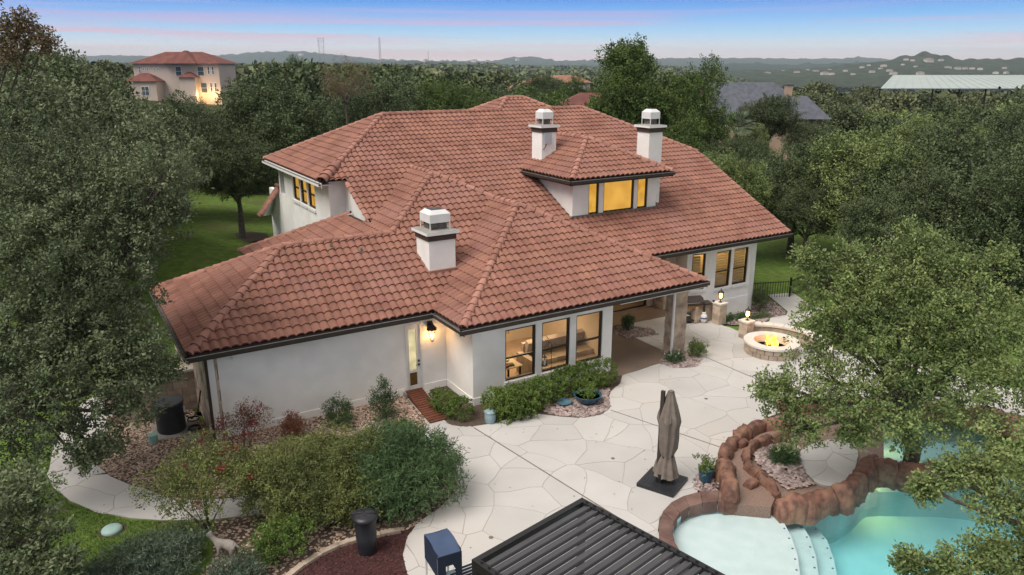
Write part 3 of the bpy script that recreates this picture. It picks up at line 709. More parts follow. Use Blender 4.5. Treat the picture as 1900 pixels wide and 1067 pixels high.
# gable triangle beneath the rake
MB().add([(10.6, 27.9, 4.2), (10.6, 31.2, 4.2), (10.6, 31.2, 6.55), (10.6, 27.9, 4.9)], [(0, 1, 2, 3)]).build('wall', M_stucco, house)
MB().add([(9.9, 38.3, 4.6), (9.9, 41.5, 4.6), (9.9, 41.5, 3.1), (9.05, 39.75, 3.4), (9.9, 39.75, 4.85)], [(2, 3, 4)]).build('soffit', M_sill, house)
MB().add([(8.85, 39.6, 3.4), (10.0, 39.6, 4.85), (10.0, 40.35, 4.85), (8.85, 40.35, 3.4)], [(0, 1, 2, 3)]).build('lower_roof', M_tile, house)
MB().add([(9.0, 39.66, 3.38), (9.95, 39.66, 4.75), (9.95, 40.3, 4.72), (9.0, 40.3, 3.33)], [(0, 1, 2, 3)]).build('soffit', M_sill, house)
MB().box((9.86, 38.2, 1.0), (9.9, 41.2, 1.95)).build('plinth', M_stucco, house)
wall((30.2, 39.3), (9.9, 39.3), -.5, 6.2)
# dormer
DW = [(20.28, 20.86), (21.12, 22.9), (23.11, 23.72)]
wall((19.4, 26.75), (24.25, 26.75), 4.0, 6.12, [(a - 19.4, b - 19.4, 4.5, 6.0) for a, b in DW])
for a, b in DW: window((a, 26.75), (1, 0), 4.5, 6.0, b - a, rail=False, blind=M_amber if b - a > 1 else M_amber2, sill=False)
MB().box((20.2, 26.715, 4.385), (23.8, 26.75, 4.49)).build('sill', M_sill, house)
wall((19.4, 30.6), (19.4, 26.952), 4.0, 6.12); wall((24.25, 26.952), (24.25, 30.6), 4.0, 6.12)
for a, b in (((19.33, 26.72, 4.37), (19.33, 30.4, 6.2)), ((19.33, 26.71, 4.47), (24.3, 26.71, 4.47))): MB().bar(a, b, .08, .10).build('flashing', M_gdirt, house)
# gutters, fascia, soffit
def gutter(a, b, z=3.0, closed=True, m=M_fascia):
    a = Vector((*a, z)); b = Vector((*b, z)); d = (b - a).normalized(); n = Vector((d.y, -d.x, 0)); L = (b - a).length; c = (a + b) / 2
    g = MB(); g.obox(c + n * .055 + Vector((0, 0, -.13)), d * L / 2, n * .065, (0, 0, .012)); g.obox(c + n * .122 + Vector((0, 0, -.08)), d * L / 2, n * .008, (0, 0, .06)); g.obox(c - n * .01 + Vector((0, 0, -.11)), d * L / 2, n * .012, (0, 0, .11))
    go = g.build('gutter', m, house)
    MB().obox(c + n * .055 + Vector((0, 0, -.055)), d * L / 2, n * .055, (0, 0, .008)).build('gutter_lining', M_gdirt, go)
    MB().tube([a + n * .13 + Vector((0, 0, -.018)), b + n * .13 + Vector((0, 0, -.018))], .014, 6).build('gutter_lip', M_gutter, go)
gutter((2.45, 21.93), (10.42, 21.93)); gutter((10.28, 22.05), (10.28, 19.78)); gutter((10.18, 19.88), (20.9, 19.88)); gutter((20.82, 19.8), (20.82, 24.0)); gutter((20.8, 23.98), (30.7, 23.98))
gutter((18.88, 30.5), (18.88, 26.05), 6.2); gutter((18.78, 26.13), (24.7, 26.13), 6.2); gutter((9.38, 39.8), (9.38, 30.5), 6.28, m=M_sill); gutter((2.53, 29.6), (2.53, 21.85)); gutter((24.62, 26.05), (24.62, 30.4), 6.2)
for a, b in (((2.55, 21.95, 2.80), (10.9, 22.36, 2.82)), ((10.3, 19.9, 2.80), (16.7, 20.42, 2.82)), ((10.3, 20.4, 2.80), (10.91, 22.0, 2.82)), ((20.8, 24.0, 2.80), (30.55, 24.9, 2.82)), ((2.56, 22.3, 2.80), (3.1, 29.5, 2.82)), ((18.9, 26.15, 5.98 + .06), (24.6, 26.76, 6.12)), ((9.45, 30.9, 6.1), (9.92, 39.6, 6.15))):
    MB().box(a, b).build('soffit', M_stucco, house)
MB().box((16.7, 19.95, 2.72), (20.75, 20.35, 2.96)).build('porch_beam', M_stucco, house); MB().box((20.35, 20.36, 2.72), (20.75, 25.4, 2.96)).build('porch_beam', M_stucco, house)
MB().box((16.7, 20.35, 2.88), (20.4, 25.5, 2.94)).build('porch_ceiling', M_stucco, house)
# porch column of stacked stone
for k in range(8):
    z = k * .335; o_ = .012 * (k % 2)
    MB().box((19.78 - o_, 20.36 - o_, z), (20.38 + o_, 20.9 + o_, z + .33)).build('column_stone', M_stone, house)
MB().box((19.7, 20.36, .05), (19.77, 20.44, 2.8)).build('downspout', M_sill, house)
for k in range(8): MB().box((23.35, 24.85, -.15 + k * .38), (23.95, 25.5, .22 + k * .38)).build('pilaster_stone', M_stone, house)
# chimneys
def chimney(x0, y0, x1, y1, zb, zt, label=None):
    c = MB().box((x0, y0, zb), (x1, y1, zt - .38)).build('chimney', M_stucco, house)
    if label: c['label'] = label
    MB().box((x0 - .035, y0 - .035, zt - .385), (x1 + .035, y1 + .035, zt - .17)).build('band', mat('chimney_band', (.075, .05, .038), (.06, .04, .03), 3), c)
    MB().box((x0 - .13, y0 - .13, zt - .168), (x1 + .13, y1 + .13, zt - .07)).build('cap', M_sill, c)
    MB().add([(x0 - .13, y0 - .13, zt - .066), (x1 + .13, y0 - .13, zt - .066), (x1 + .13, y1 + .13, zt - .066), (x0 - .13, y1 + .13, zt - .066), ((x0 + x1) / 2, (y0 + y1) / 2, zt)], [(0, 1, 4), (1, 2, 4), (2, 3, 4), (3, 0, 4)]).build('crown', M_conc, c)
    i = .13; a0, b0, a1, b1 = x0 + i, y0 + i, x1 - i, y1 - i; h = MB()
    for q in ((a0, b0), (a1, b0), (a1, b1), (a0, b1)): h.box((q[0] - .015, q[1] - .015, zt - .06), (q[0] + .015, q[1] + .015, zt + .3))
    z1_, z2_, z3_, t = zt + .22, zt + .52, zt + .66, .12
    lo = [(a0 - .02, b0 - .02), (a1 + .02, b0 - .02), (a1 + .02, b1 + .02), (a0 - .02, b1 + .02)]; hi = [(a0 + t, b0 + t), (a1 - t, b0 + t), (a1 - t, b1 - t), (a0 + t, b1 - t)]
    v = [(*p, z1_) for p in lo] + [(*p, z2_) for p in lo] + [(*p, z3_) for p in hi]
    h.add(v, [(k, (k + 1) % 4, 4 + (k + 1) % 4, 4 + k) for k in range(4)] + [(4 + k, 4 + (k + 1) % 4, 8 + (k + 1) % 4, 8 + k) for k in range(4)])
    h.build('flue_cover', M_white, c)
    MB().box((a0 + .08, b0 + .08, zt - .05), (a1 - .08, b1 - .08, zt + .2)).build('flue', M_gdirt, c)
    return c
chimney(10.92, 23.55, 11.95, 24.6, 3.4, 5.4, 'lowest chimney, on the front slope')
c2 = chimney(19.64, 29.61, 20.44, 30.45, 6.2, 8.32, 'chimney with a grey antenna panel')
chimney(23.88, 27.0, 24.68, 27.85, 4.2, 8.32, 'chimney behind the dormer roof')
MB().box((19.62 + .10, 29.50, 7.42), (19.62 + .50, 29.54, 7.92)).build('antenna_panel', mat('antenna_grey', (.42, .44, .48), (.4, .42, .46), 2), c2)
MB().tube([(19.85, 29.52, 7.45), (19.78, 29.54, 7.25), (19.72, 29.6, 7.15)], .025, 6).build('antenna_arm', M_strip, c2)
for q in ((11.0, 23.42, 3.70),): MB().box((10.88, 23.46, 3.78), (12.0, 23.545, 3.96)).build('flashing', M_cap, house)
for x, y in ((8.0, 25.35), (8.95, 25.0)):
    z = 3 + .5 * (y - 21.95); MB().lathe([(.05, 0), (.05, .22), (.03, .24)], 10, (x, y, z)).build('vent_pipe', M_gdirt, house)
# door
dr = MB(); Y = 22.40
for a in ((9.36, 9.42), (9.90, 9.96)): dr.box((a[0], 22.33, .17), (a[1], 22.45, 2.58))
dr.box((9.42, 22.33, 2.52), (9.90, 22.45, 2.58))
for a in (((9.42, .17), (9.90, .30)), ((9.42, 2.36), (9.9, 2.52)), ((9.42, .30), (9.50, 2.36)), ((9.78, .30), (9.9, 2.36)), ((9.50, .78), (9.78, .88))):
    dr.box((a[0][0], 22.37, a[0][1]), (a[1][0], 22.42, a[1][1]))
door = dr.build('door', M_white, house)
MB().add([(9.5, 22.40, .88), (9.78, 22.40, .88), (9.78, 22.40, 2.36), (9.5, 22.40, 2.36)], [(0, 1, 2, 3)]).build('pane', M_glass, door)
MB().add([(9.5, 22.43, .88), (9.78, 22.43, .88), (9.78, 22.43, 2.36), (9.5, 22.43, 2.36)], [(0, 1, 2, 3)]).build('lit_interior', emit('door_glow', (.62, .52, .28), .95, (.38, .33, .2), 3.0), door)
MB().add([(9.5, 22.40, .30), (9.78, 22.40, .30), (9.78, 22.40, .78), (9.5, 22.40, .78)], [(0, 1, 2, 3)]).build('pet_flap', mat('pet_flap', (.16, .09, .025), (.11, .06, .02), 5, .3), door)
MB().box((9.81, 22.33, 1.16), (9.87, 22.37, 1.22)).box((9.81, 22.33, 1.02), (9.87, 22.37, 1.08)).box((9.72, 22.32, 1.04), (9.84, 22.34, 1.06)).build('handle', M_black, door)
MB().box((3.72, 22.22, 2.62), (3.78, 22.33, 2.68)).box((3.715, 22.18, 2.56), (3.785, 22.26, 2.63)).build('security_camera', M_white, house)
# wall lantern
wl = bpy.data.objects.new('wall_lantern', None); COL.objects.link(wl); wl.parent = house; wl.location = (10.26, 22.12, 1.86)
MB().lathe([(.02, .78), (.05, .70), (.075, .62), (.19, .50), (.2, .47), (.13, .46)], 6, smooth=False).box((-.03, 0, .5), (.03, .23, .56)).box((-.06, .2, .35), (.06, .23, .7)).build('hood', M_black, wl)
MB().lathe([(.06, .06), (.135, .46)], 6, smooth=False).build('glass', glass('lantern_glass', (1, .93, .8)), wl)
lf = MB()
for k in range(6):
    a = k * math.pi / 3; lf.bar((.06 * math.cos(a), .06 * math.sin(a), .06), (.137 * math.cos(a), .137 * math.sin(a), .46), .012, .012)
lf.lathe([(.01, 0), (.065, .03), (.065, .06)], 6, smooth=False).build('cage', M_black, wl)
MB().lathe([(.01, .12), (.035, .17), (.035, .26), (.01, .32)], 8).build('bulb', M_bulb, wl)
def plight(loc, e, c=(1, .62, .3), r=.05, parent=None):
    l = bpy.data.lights.new('lamp_light', 'POINT'); l.energy = e; l.color = c; l.shadow_soft_size = r
    o = bpy.data.objects.new('lamp_light', l); COL.objects.link(o); o.location = loc
    if parent: o.parent = parent
    return o
plight((0, 0, .22), 16, (1, .5, .17), .05, wl)
# lit living room behind the bay windows
rm = MB(); rm.box((10.95, 20.65, .02), (16.68, 25.0, .06)); rm.build('interior_floor', mat('room_floor', (.45, .33, .22), (.38, .27, .17), 2, .5), house)
M_room = mat('room_wall', (.66, .56, .42), (.60, .5, .37), 1, .9)
MB().box((10.97, 24.9, .0), (16.68, 25.0, 2.7)).build('interior_wall', M_room, house); MB().box((11.12, 22.6, 0), (11.17, 24.9, 2.7)).build('interior_wall', M_room, house); MB().box((16.45, 20.65, 0), (16.5, 24.9, 2.7)).build('interior_wall', M_room, house)
MB().box((10.97, 20.62, 2.66), (16.68, 25.0, 2.7)).build('interior_ceiling', M_room, house)
l = bpy.data.lights.new('room_light', 'AREA'); l.energy = 70; l.color = (1, .72, .42); l.size = 2.5; l.size_y = 1.6; l.shape = 'RECTANGLE'
o = bpy.data.objects.new('room_light', l); COL.objects.link(o); o.location = (13.8, 22.6, 2.6); o.parent = house
sofa = empty('sofa', (14.9, 21.75, .06), 'long beige cushioned sofa inside the lit room behind the middle and right bay windows', 'sofa'); sofa.scale = (1.15, 1.15, 1.25)
M_sofa = mat('sofa_fabric', (.5, .42, .34), (.36, .29, .23), 3, .95)
MB().box((-.9, -.9, 0), (1.5, .1, .38)).build('seat', M_sofa, sofa)
for k in range(3): MB().box((-.88 + k * .8, -.55, .38), (-.1 + k * .8, .08, .52)).build('cushion', M_sofa, sofa)
for k in range(3): MB().obox((-.48 + k * .8, .12, .68), (.38, 0, 0), (0, .09, .03), (0, -.08, .27)).build('back_cushion', M_sofa, sofa)
MB().box((-1.1, -.9, 0), (-.9, .3, .6)).build('armrest', M_sofa, sofa); MB().box((-.9, .2, 0), (1.5, .36, .85)).build('backrest', M_sofa, sofa)
tb = empty('dining_table', (12.6, 21.4, .06), 'pale table strewn with coloured papers behind the left bay window', 'table')
MB().box((-.6, -.45, .7), (.6, .5, .74)).build('tabletop', mat('table_pale', (.6, .5, .35), (.55, .45, .3), 3), tb)
for sx_ in (-.52, .52):
    for sy_ in (-.38, .42): MB().box((sx_ - .03, sy_ - .03, 0), (sx_ + .03, sy_ + .03, .7)).build('leg', M_frame, tb)
for k, (a, b, c) in enumerate([(-.4, -.2, (.6, .12, .03)), (-.1, .1, (.08, .08, .08)), (-.35, .25, (.65, .2, .05)), (.2, -.25, (.1, .13, .06)), (.3, .2, (.6, .55, .45)), (-.05, -.3, (.3, .04, .03))]):
    o = MB().box((-.12, -.09, 0), (.12, .09, .03 + .01 * k)).build('folded_cloth', mat('cloth_%d' % 0 if False else 'cloth_' + 'abcdef'[k], c), None); o.location = (12.6 + a, 21.4 + b, .8); o.rotation_euler.z = k
    tag(o, ['orange folded cloth at the left table edge', 'black folded cloth mid table', 'second orange cloth near the table back', 'olive folded cloth near the window', 'cream folded cloth at the right of the table', 'dark red cloth at table front'][k] + ' behind the bay window', 'cloth', 'things on the table indoors')
pl = empty('pendant_lamp', (12.7, 21.6, 2.66), 'thin black pendant lamp with glass globes behind the left bay window', 'lamp')
MB().tube([(0, 0, 0), (0, 0, -.9)], .012, 6).build('rod', M_black, pl)
for dx in (-.25, .25):
    MB().tube([(0, 0, -.55), (dx, 0, -.6), (dx, 0, -.7)], .008, 5).build('arm', M_black, pl); MB().lathe([(.01, -.86), (.06, -.82), (.07, -.76), (.02, -.7)], 10, (dx, 0, 0)).build('globe', glass('lantern_glass'), pl)
# room light behind right windows with slatted blinds
MB().box((24.9, 25.6, -.3), (28.6, 25.66, 3.0)).build('interior_wall', M_room, house)
l = bpy.data.lights.new('room_light', 'AREA'); l.energy = 20; l.color = (1, .62, .2); l.size = 2.2; l.size_y = .5; l.shape = 'RECTANGLE'
o = bpy.data.objects.new('room_light', l); COL.objects.link(o); o.location = (27.2, 25.1, 2.6); o.parent = house
M_blind = mat('blind_slat', (.62, .56, .42), (.56, .5, .37), 3, .8, trans=.35)
bl = MB().box((0, 0, 0), (.86, .012, .012)).obox((.43, .02, -.0), (.43, 0, 0), (0, .022, .016), (0, -.001, .0015)).mesh('slat'); bl.materials.append(M_blind)
for o in [x for x in house.children if x.name.startswith('window')]:
    pass
for x0 in (26.29, 27.47):
    for k in range(13):
        s = link('blind_slat', bl, None, house); s.location = (x0, 24.68, .78 + k * .13); s.scale = (1, 1.6, 2.2)
for k in range(12):
    s = link('blind_slat', bl, None, house); q = w0p + dd * .06; s.location = (q.x - .04, q.y + .2, .84 + k * .13); s.scale = (.68, 1.6, 2.2); s.rotation_euler.z = math.atan2(dd.y, dd.x)
# porch glazed doors
l = bpy.data.lights.new('room_light', 'AREA'); l.energy = 18; l.color = (1, .62, .2); l.size = 1.5
o = bpy.data.objects.new('room_light', l); COL.objects.link(o); o.location = (22, 27.0, 1.8); o.rotation_euler = (R(-90), 0, 0); o.parent = house
window((20.2, 25.6), (1, 0), .05, 2.3, 2.8, rail=False, sill=False); window((23.75, 25.6), (1, 0), .9, 2.4, .45, sill=False, blind=M_amber2)
# recessed porch light at the column
MB().lathe([(.05, 0), (.05, .03)], 12, (20.55, 20.7, 2.68)).build('spot_light', emit('spot_glow', (1, .8, .5), 25), house); plight((20.55, 20.7, 2.6), 14, (1, .75, .45), .06)
# ramp
rp = empty('wooden_ramp', (9.5, 21.0, 0), 'red-brown plank ramp leading down from the narrow white door', 'ramp')
n = 16
for k in range(n):
    t = (k + .5) / n; y = 22.3 - t * 2.36; z = .20 - t * .15; cx = 9.58 - t * .2
    MB().obox((cx - 9.5, y - 21.0, z), (.30, 0, 0), (0, .069, -.004), (0, 0, .014)).build('plank', M_wood, rp)
for s in (-.27, .27): MB().bar((9.58 + s - 9.5, 1.3, .09), (9.38 + s - 9.5, -1.03, .01), .04, .1).build('stringer', M_wood, rp)
MB().box((9.2, 22.1, -.1), (9.28, 22.33, .16)).build('step', M_conc, house)

# ------------------------------------------------------------------ side yard on the right
SIDE = [(24.3, 22.3), (24.6, 21.6), (26.2, 21.2), (27.5, 22.2), (28.8, 22.6), (31, 24.0), (32, 26), (29.4, 26), (28.6, 24.55), (25.7, 24.55), (24.6, 24.6)]
def drape(name, poly, dz, m, step=.6, kind='structure'):
    xs = [p[0] for p in poly]; ys = [p[1] for p in poly]; b = MB(); x = min(xs)
    while x < max(xs):
        y = min(ys)
        while y < max(ys):
            q = clip_convex(list(poly), [(x, y), (x + step, y), (x + step, y + step), (x, y + step)])
            if len(q) >= 3: b.add([(p[0], p[1], gz(p[0], p[1]) + dz) for p in q], [tuple(range(len(q)))], True)
            y += step
        x += step
    o = b.build(name, m); tag(o, kind=kind); return o
drape('side_bed', SIDE, .03, M_soil)
so = stones('side_gravel', SIDE, 170, .06, M_river, 0)
if so:
    me = so.data; co = np.empty(len(me.vertices) * 3, np.float32); me.vertices.foreach_get('co', co); co = co.reshape(-1, 3)
    co[:, 2] += np.array([gz(x, y) for x, y in co[:, :2]]) + .03; me.vertices.foreach_set('co', co.ravel()); me.update()
WALK = [(24.7, 21.2), (26.2, 21.1), (27.5, 22.1), (28.8, 22.5), (31.0, 23.9), (32.5, 26.5), (34, 26), (32.2, 22.6), (29.6, 20.9), (27.3, 20.3), (25.2, 20.0), (24.5, 20.4)]
drape('side_walk', WALK, .05, M_patio)
# iron fence
fp = [OV(1404, 520, 26.6), OV(1447, 498, 27.5), OV(1475, 492, 30)]
fence = empty('iron_fence', (29.6, 26.6, -1.6), 'low black iron picket fence running back from the house corner', 'fence')
fa = Vector((29.5, 27.2, -1.45)); fb = Vector((33.2, 25.6, -1.4)); fc = Vector((40, 27.5, -1.5))
for A, B in ((fa, fb), (fb, fc)):
    L = (B - A).length
    for z in (.15, 1.12): MB().bar(A + Vector((0, 0, z)) - fence.location, B + Vector((0, 0, z)) - fence.location, .03, .04).build('rail', M_black, fence)
    k = int(L / .14)
    for i in range(k):
        p = A.lerp(B, i / k) - fence.location; MB().box((p.x - .01, p.y - .01, p.z + .05), (p.x + .01, p.y + .01, p.z + 1.2)).build('picket', M_black, fence)
    p = B - fence.location; MB().box((p.x - .04, p.y - .04, p.z), (p.x + .04, p.y + .04, p.z + 1.35)).build('post', M_black, fence)
# ------------------------------------------------------------------ fire pit, seat wall, lamps
fpit = empty('fire_pit', (23.35, 18.6, 0), 'round limestone fire pit with cream rim and burning fire', 'fire pit')
ro, ri = 1.02, .68
for row in range(2):
    for k in range(20):
        a0 = 2 * math.pi * (k + row * .5) / 20 + .01; a1 = a0 + 2 * math.pi / 20 - .02; pts = []
        for a in (a0, (a0 + a1) / 2, a1): pts.append((math.cos(a) * (ro + .01 * (k % 2)), math.sin(a) * (ro + .01 * (k % 2))))
        for a in (a1, a0): pts.append((math.cos(a) * (ri + .1), math.sin(a) * (ri + .1)))
        MB().prism(pts, .02 + row * .2, .21 + row * .2).build('pit_stone', M_stone, fpit)
rim = MB(); n = 40
v = [(r * math.cos(2 * math.pi * k / n), r * math.sin(2 * math.pi * k / n), z) for r, z in ((ri, .2), (ri, .50), (ro + .05, .50), (ro + .05, .42), (ri, .42)) for k in range(n)]
rim.add(v[:4 * n], [(i * n + k, i * n + (k + 1) % n, (i + 1) * n + (k + 1) % n, (i + 1) * n + k) for i in range(3) for k in range(n)]); rim.build('rim', M_cream, fpit)
MB().lathe([(.01, .2), (ri - .01, .2)], 24).build('ash_bed', M_rock, fpit)
for k in range(7):
    a = k * .9; MB().tube([(-.32 * math.cos(a), -.32 * math.sin(a), .24 + .02 * k), (.32 * math.cos(a), .32 * math.sin(a), .26 + .02 * k)], .035, 6).build('log', M_dark, fpit)
for k in range(13):
    rr = random.uniform(0, .30); a = random.uniform(0, 6.28); h = random.uniform(.25, .62) * (1.25 - rr); w = random.uniform(.03, .06); x, y = rr * math.cos(a), rr * math.sin(a); ph = random.uniform(0, 6)
    MB().tube([(x + .06 * t * math.sin(ph + t * 5), y + .06 * t * math.cos(ph + t * 4), .24 + h * t) for t in (0, .2, .4, .6, .8, 1)], [w * .6, w, w * .85, w * .55, w * .25, .004], 7).build('flame', M_flame, fpit)
plight((0, 0, .6), 16, (1, .42, .12), .2, fpit)
sw = empty('seat_wall', (24.6, 19.2, 0), 'curved pale limestone seat wall behind the fire pit', 'wall')
cen = Vector((23.2, 18.5, 0)); prev = None
for k in range(11):
    a = R(62 - k * 12); p = cen + Vector((math.cos(a), math.sin(a), 0)) * 2.05 - sw.location; q = cen + Vector((math.cos(a - R(11.6)), math.sin(a - R(11.6)), 0)) * 2.05 - sw.location
    rdir = ((p + q) / 2 - (cen - sw.location)).normalized(); dd_ = (q - p)
    for row in range(2): MB().obox((p + q) / 2 + Vector((0, 0, .13 + row * .24)), dd_ / 2 * .985, rdir * .16, (0, 0, .115)).build('wall_stone', M_stone, sw)
    MB().obox((p + q) / 2 + Vector((0, 0, .53)), dd_ / 2 * .995, rdir * .21, (0, 0, .04)).build('coping_slab', M_cream, sw)
def pillar(x, y, h, lab, z0=0.0, w=.42):
    e = empty('stone_pillar', (x, y, z0), lab, 'pillar')
    for k in range(4): MB().box((-w / 2 - .006 * (k % 2), -w / 2, k * h / 4), (w / 2, w / 2 + .006 * (k % 2), (k + 1) * h / 4 - .008)).build('pillar_stone', M_stone, e)
    MB().box((-w / 2 - .04, -w / 2 - .04, h), (w / 2 + .04, w / 2 + .04, h + .07)).build('cap', M_cream, e); return e
def lamp(x, y, z, lab, s=1.0, en=20, glow=M_lantern):
    e = empty('pillar_lamp', (x, y, z), lab, 'lamp', 'lanterns on stone pillars'); e.scale = (s, s, s)
    MB().lathe([(.10, 0), (.10, .02), (.03, .05), (.03, .12), (.07, .16)], 10).build('foot', M_black, e)
    MB().lathe([(.075, .16), (.13, .28), (.13, .42), (.115, .52)], 8).build('glass', glass('lantern_glass'), e)
    MB().lathe([(.16, .52), (.12, .57), (.05, .64), (.02, .68), (.012, .76)], 8).build('hood', M_black, e)
    MB().lathe([(.02, .2), (.085, .28), (.09, .4), (.03, .5)], 10).build('bulb', glow, e)
    c = MB()
    for k in range(8): a = k * math.pi / 4; c.tube([(.08 * math.cos(a), .08 * math.sin(a), .16), (.135 * math.cos(a), .135 * math.sin(a), .28), (.135 * math.cos(a), .135 * math.sin(a), .42), (.12 * math.cos(a), .12 * math.sin(a), .52)], .006, 4)
    c.build('cage', M_black, e); plight((0, 0, .36), en, (1, .55, .2), .06, e); return e
pillar(24.15, 22.15, .92, 'limestone pillar at the end of the grill, carrying the left lantern'); lamp(24.15, 22.15, .99, 'black caged lantern on the pillar beside the grill', .85, 11)
pillar(23.75, 20.25, .72, 'limestone pillar at the end of the fire pit seat wall'); lamp(23.75, 20.25, .79, 'glowing lantern on the pillar next to the fire pit', .8, 22, emit('lamp_glow_bright', (1, .55, .18), 10))
MB().box((23.2, 22.6, 0), (24.3, 22.9, .78)).build('low_wall', M_stone); o = bpy.data.objects['low_wall']; tag(o, 'short limestone wall behind the propane bottle and grill', 'wall')
# grill
gr = empty('gas_grill', (23.15, 23.0, 0), 'dark brown gas grill with closed lid under the eave', 'grill', rz=R(-20))
MB().box((-.62, -.28, .12), (.62, .28, .18)).box((-.62, -.28, .74), (.62, .28, .86)).build('firebox', M_grill, gr)
for sx_ in (-.6, .6):
    for sy_ in (-.26, .26): MB().box((sx_ - .03, sy_ - .03, .05), (sx_ + .03, sy_ + .03, .8)).build('leg', M_grill, gr); MB().lathe([(.05, -.02), (.05, .02)], 10, (sx_, sy_, .05)).build('wheel', M_black, gr)
ld = MB(); pr = [(-.3, .86), (-.3, 1.0), (-.18, 1.15), (.12, 1.18), (.28, 1.06), (.3, .86)]
vsl = [(-.55, y, z) for y, z in pr] + [(.55, y, z) for y, z in pr]; ld.add(vsl, [tuple(range(5, -1, -1)), tuple(range(6, 12))] + [(k, (k + 1) % 6, 6 + (k + 1) % 6, 6 + k) for k in range(6)]); ld.build('lid', M_grill, gr)
MB().tube([(-.35, -.36, .98), (.35, -.36, .98)], .015, 6).build('handle', M_gutter, gr)
MB().box((-.95, -.25, .84), (-.6, .25, .89)).build('side_shelf', M_grill, gr); MB().box((.6, -.25, .84), (1.0, .25, .89)).build('side_shelf', M_grill, gr)
MB().box((-.5, -.31, .70), (.5, -.285, .84)).build('control_panel', mat('brushed_panel', (.25, .17, .09), (.2, .13, .07), 4, .3, metal=.7), gr)
for k in range(4):
    MB().lathe([(.03, 0), (.028, .03)], 10).build('knob', M_gutter, gr); kb = gr.children[-1]; kb.location = (-.36 + k * .24, -.31, .77); kb.rotation_euler = (R(90), 0, 0)
pt = empty('propane_bottle', (23.62, 22.55, .03), 'white propane bottle standing under the right side shelf of the grill', 'gas bottle')
MB().lathe([(.10, 0), (.11, .05), (.145, .09), (.15, .14), (.15, .32), (.12, .38), (.05, .41)], 18).build('tank', M_white, pt)
MB().lathe([(.09, .41), (.09, .5), (.08, .5), (.08, .41)], 14).build('collar', M_white, pt)
MB().lathe([(.1515, .19), (.1515, .25)], 18).build('label_band', mat('blue_band', (.05, .09, .3), (.04, .07, .25), 3), pt)

# ------------------------------------------------------------------ pool
def pxz(l, z): return [tuple(OZ(x, y, z))[:2] for x, y in l]
WL_Z = -.10
OUT = pxz([(1243, 1005), (1247, 985), (1258, 968), (1275, 955), (1300, 946), (1335, 943), (1380, 944), (1440, 946), (1500, 932), (1555, 922), (1590, 900), (1610, 880), (1625, 872), (1700, 874), (1780, 876), (1870, 890), (2000, 950), (2080, 1060), (2050, 1250), (1700, 1350), (1400, 1300), (1300, 1160), (1262, 1070), (1246, 1030)], WL_Z)
OUTs = [tuple(p)[:2] for p in smooth_poly([Vector((*p, 0)) for p in OUT], 1)]
poolE = empty('swimming_pool', (17, 9, 0), 'free-form swimming pool with a pale tanning ledge, steps and turquoise water', 'swimming pool')
po = Vector((17, 9, 0))
def rel(poly): return [(p[0] - 17, p[1] - 9) for p in poly]
n = len(OUTs); rr = rel(OUTs)
MB().add([(x, y, .0) for x, y in rr] + [(x, y, -1.6) for x, y in rr], [(i, (i + 1) % n, n + (i + 1) % n, n + i) for i in range(n)] + [tuple(range(n, 2 * n))]).build('basin', M_pool, poolE)
STEP = [[(1437, 946), (1452, 965), (1468, 995), (1480, 1030), (1485, 1067), (1487, 1130), (1480, 1250)], [(1460, 946), (1485, 968), (1503, 998), (1514, 1032), (1519, 1067), (1522, 1130), (1512, 1250)], [(1482, 950), (1512, 975), (1535, 1003), (1547, 1036), (1553, 1067), (1556, 1130), (1545, 1250)]]
for i, (stp, z) in enumerate(zip(STEP, (-.26, -.55, -.88))):
    left = [(1150, 1400), (1150, 900), (1437, 930 - i)]
    poly = [tuple(OZ(x, y, z))[:2] for x, y in left + stp]
    q = poly
    o = MB().prism(rel(q), -1.55 - .01 * i, z).build('tanning_ledge' if i == 0 else 'step', M_ledge, poolE)
    nst = resample([OZ(x, y, z) for x, y in stp], .42)
    for a, b in zip(nst[:9], nst[1:10]):
        c = a - po; d = (b - a).normalized(); nn = Vector((d.y, -d.x, 0)); nn = nn if nn.x < 0 else -nn
        c = c + nn * .07; MB().box((c.x - .022, c.y - .022, z), (c.x + .022, c.y + .022, z + .006)).build('edge_tile', M_dot, poolE)
# walls that limit ledge inside basin: cover spill of the ledge prism outside with patio/coping, so trim: water
wm = bpy.data.materials.new('pool_water'); wm.use_nodes = True; t = wm.node_tree; t.nodes.clear()
out = N(t, 'ShaderNodeOutputMaterial'); a = N(t, 'ShaderNodeBsdfTransparent'); b = N(t, 'ShaderNodeBsdfGlossy'); b.inputs['Roughness'].default_value = .06
fr = N(t, 'ShaderNodeFresnel'); fr.inputs[0].default_value = 1.33; ms = N(t, 'ShaderNodeMixShader')
g = N(t, 'ShaderNodeNewGeometry'); mpn = N(t, 'ShaderNodeMapping'); mpn.inputs['Scale'].default_value = (1, 1.6, 1); nn_ = N(t, 'ShaderNodeTexNoise'); nn_.inputs['Scale'].default_value = 5; nn_.inputs['Detail'].default_value = 3
t.links.new(g.outputs['Position'], mpn.inputs[0]); t.links.new(mpn.outputs[0], nn_.inputs[0]); bp = N(t, 'ShaderNodeBump'); bp.inputs['Strength'].default_value = .22; bp.inputs['Distance'].default_value = .05
t.links.new(nn_.outputs[0], bp.inputs['Height']); t.links.new(bp.outputs[0], b.inputs['Normal']); t.links.new(bp.outputs[0], fr.inputs['Normal'])
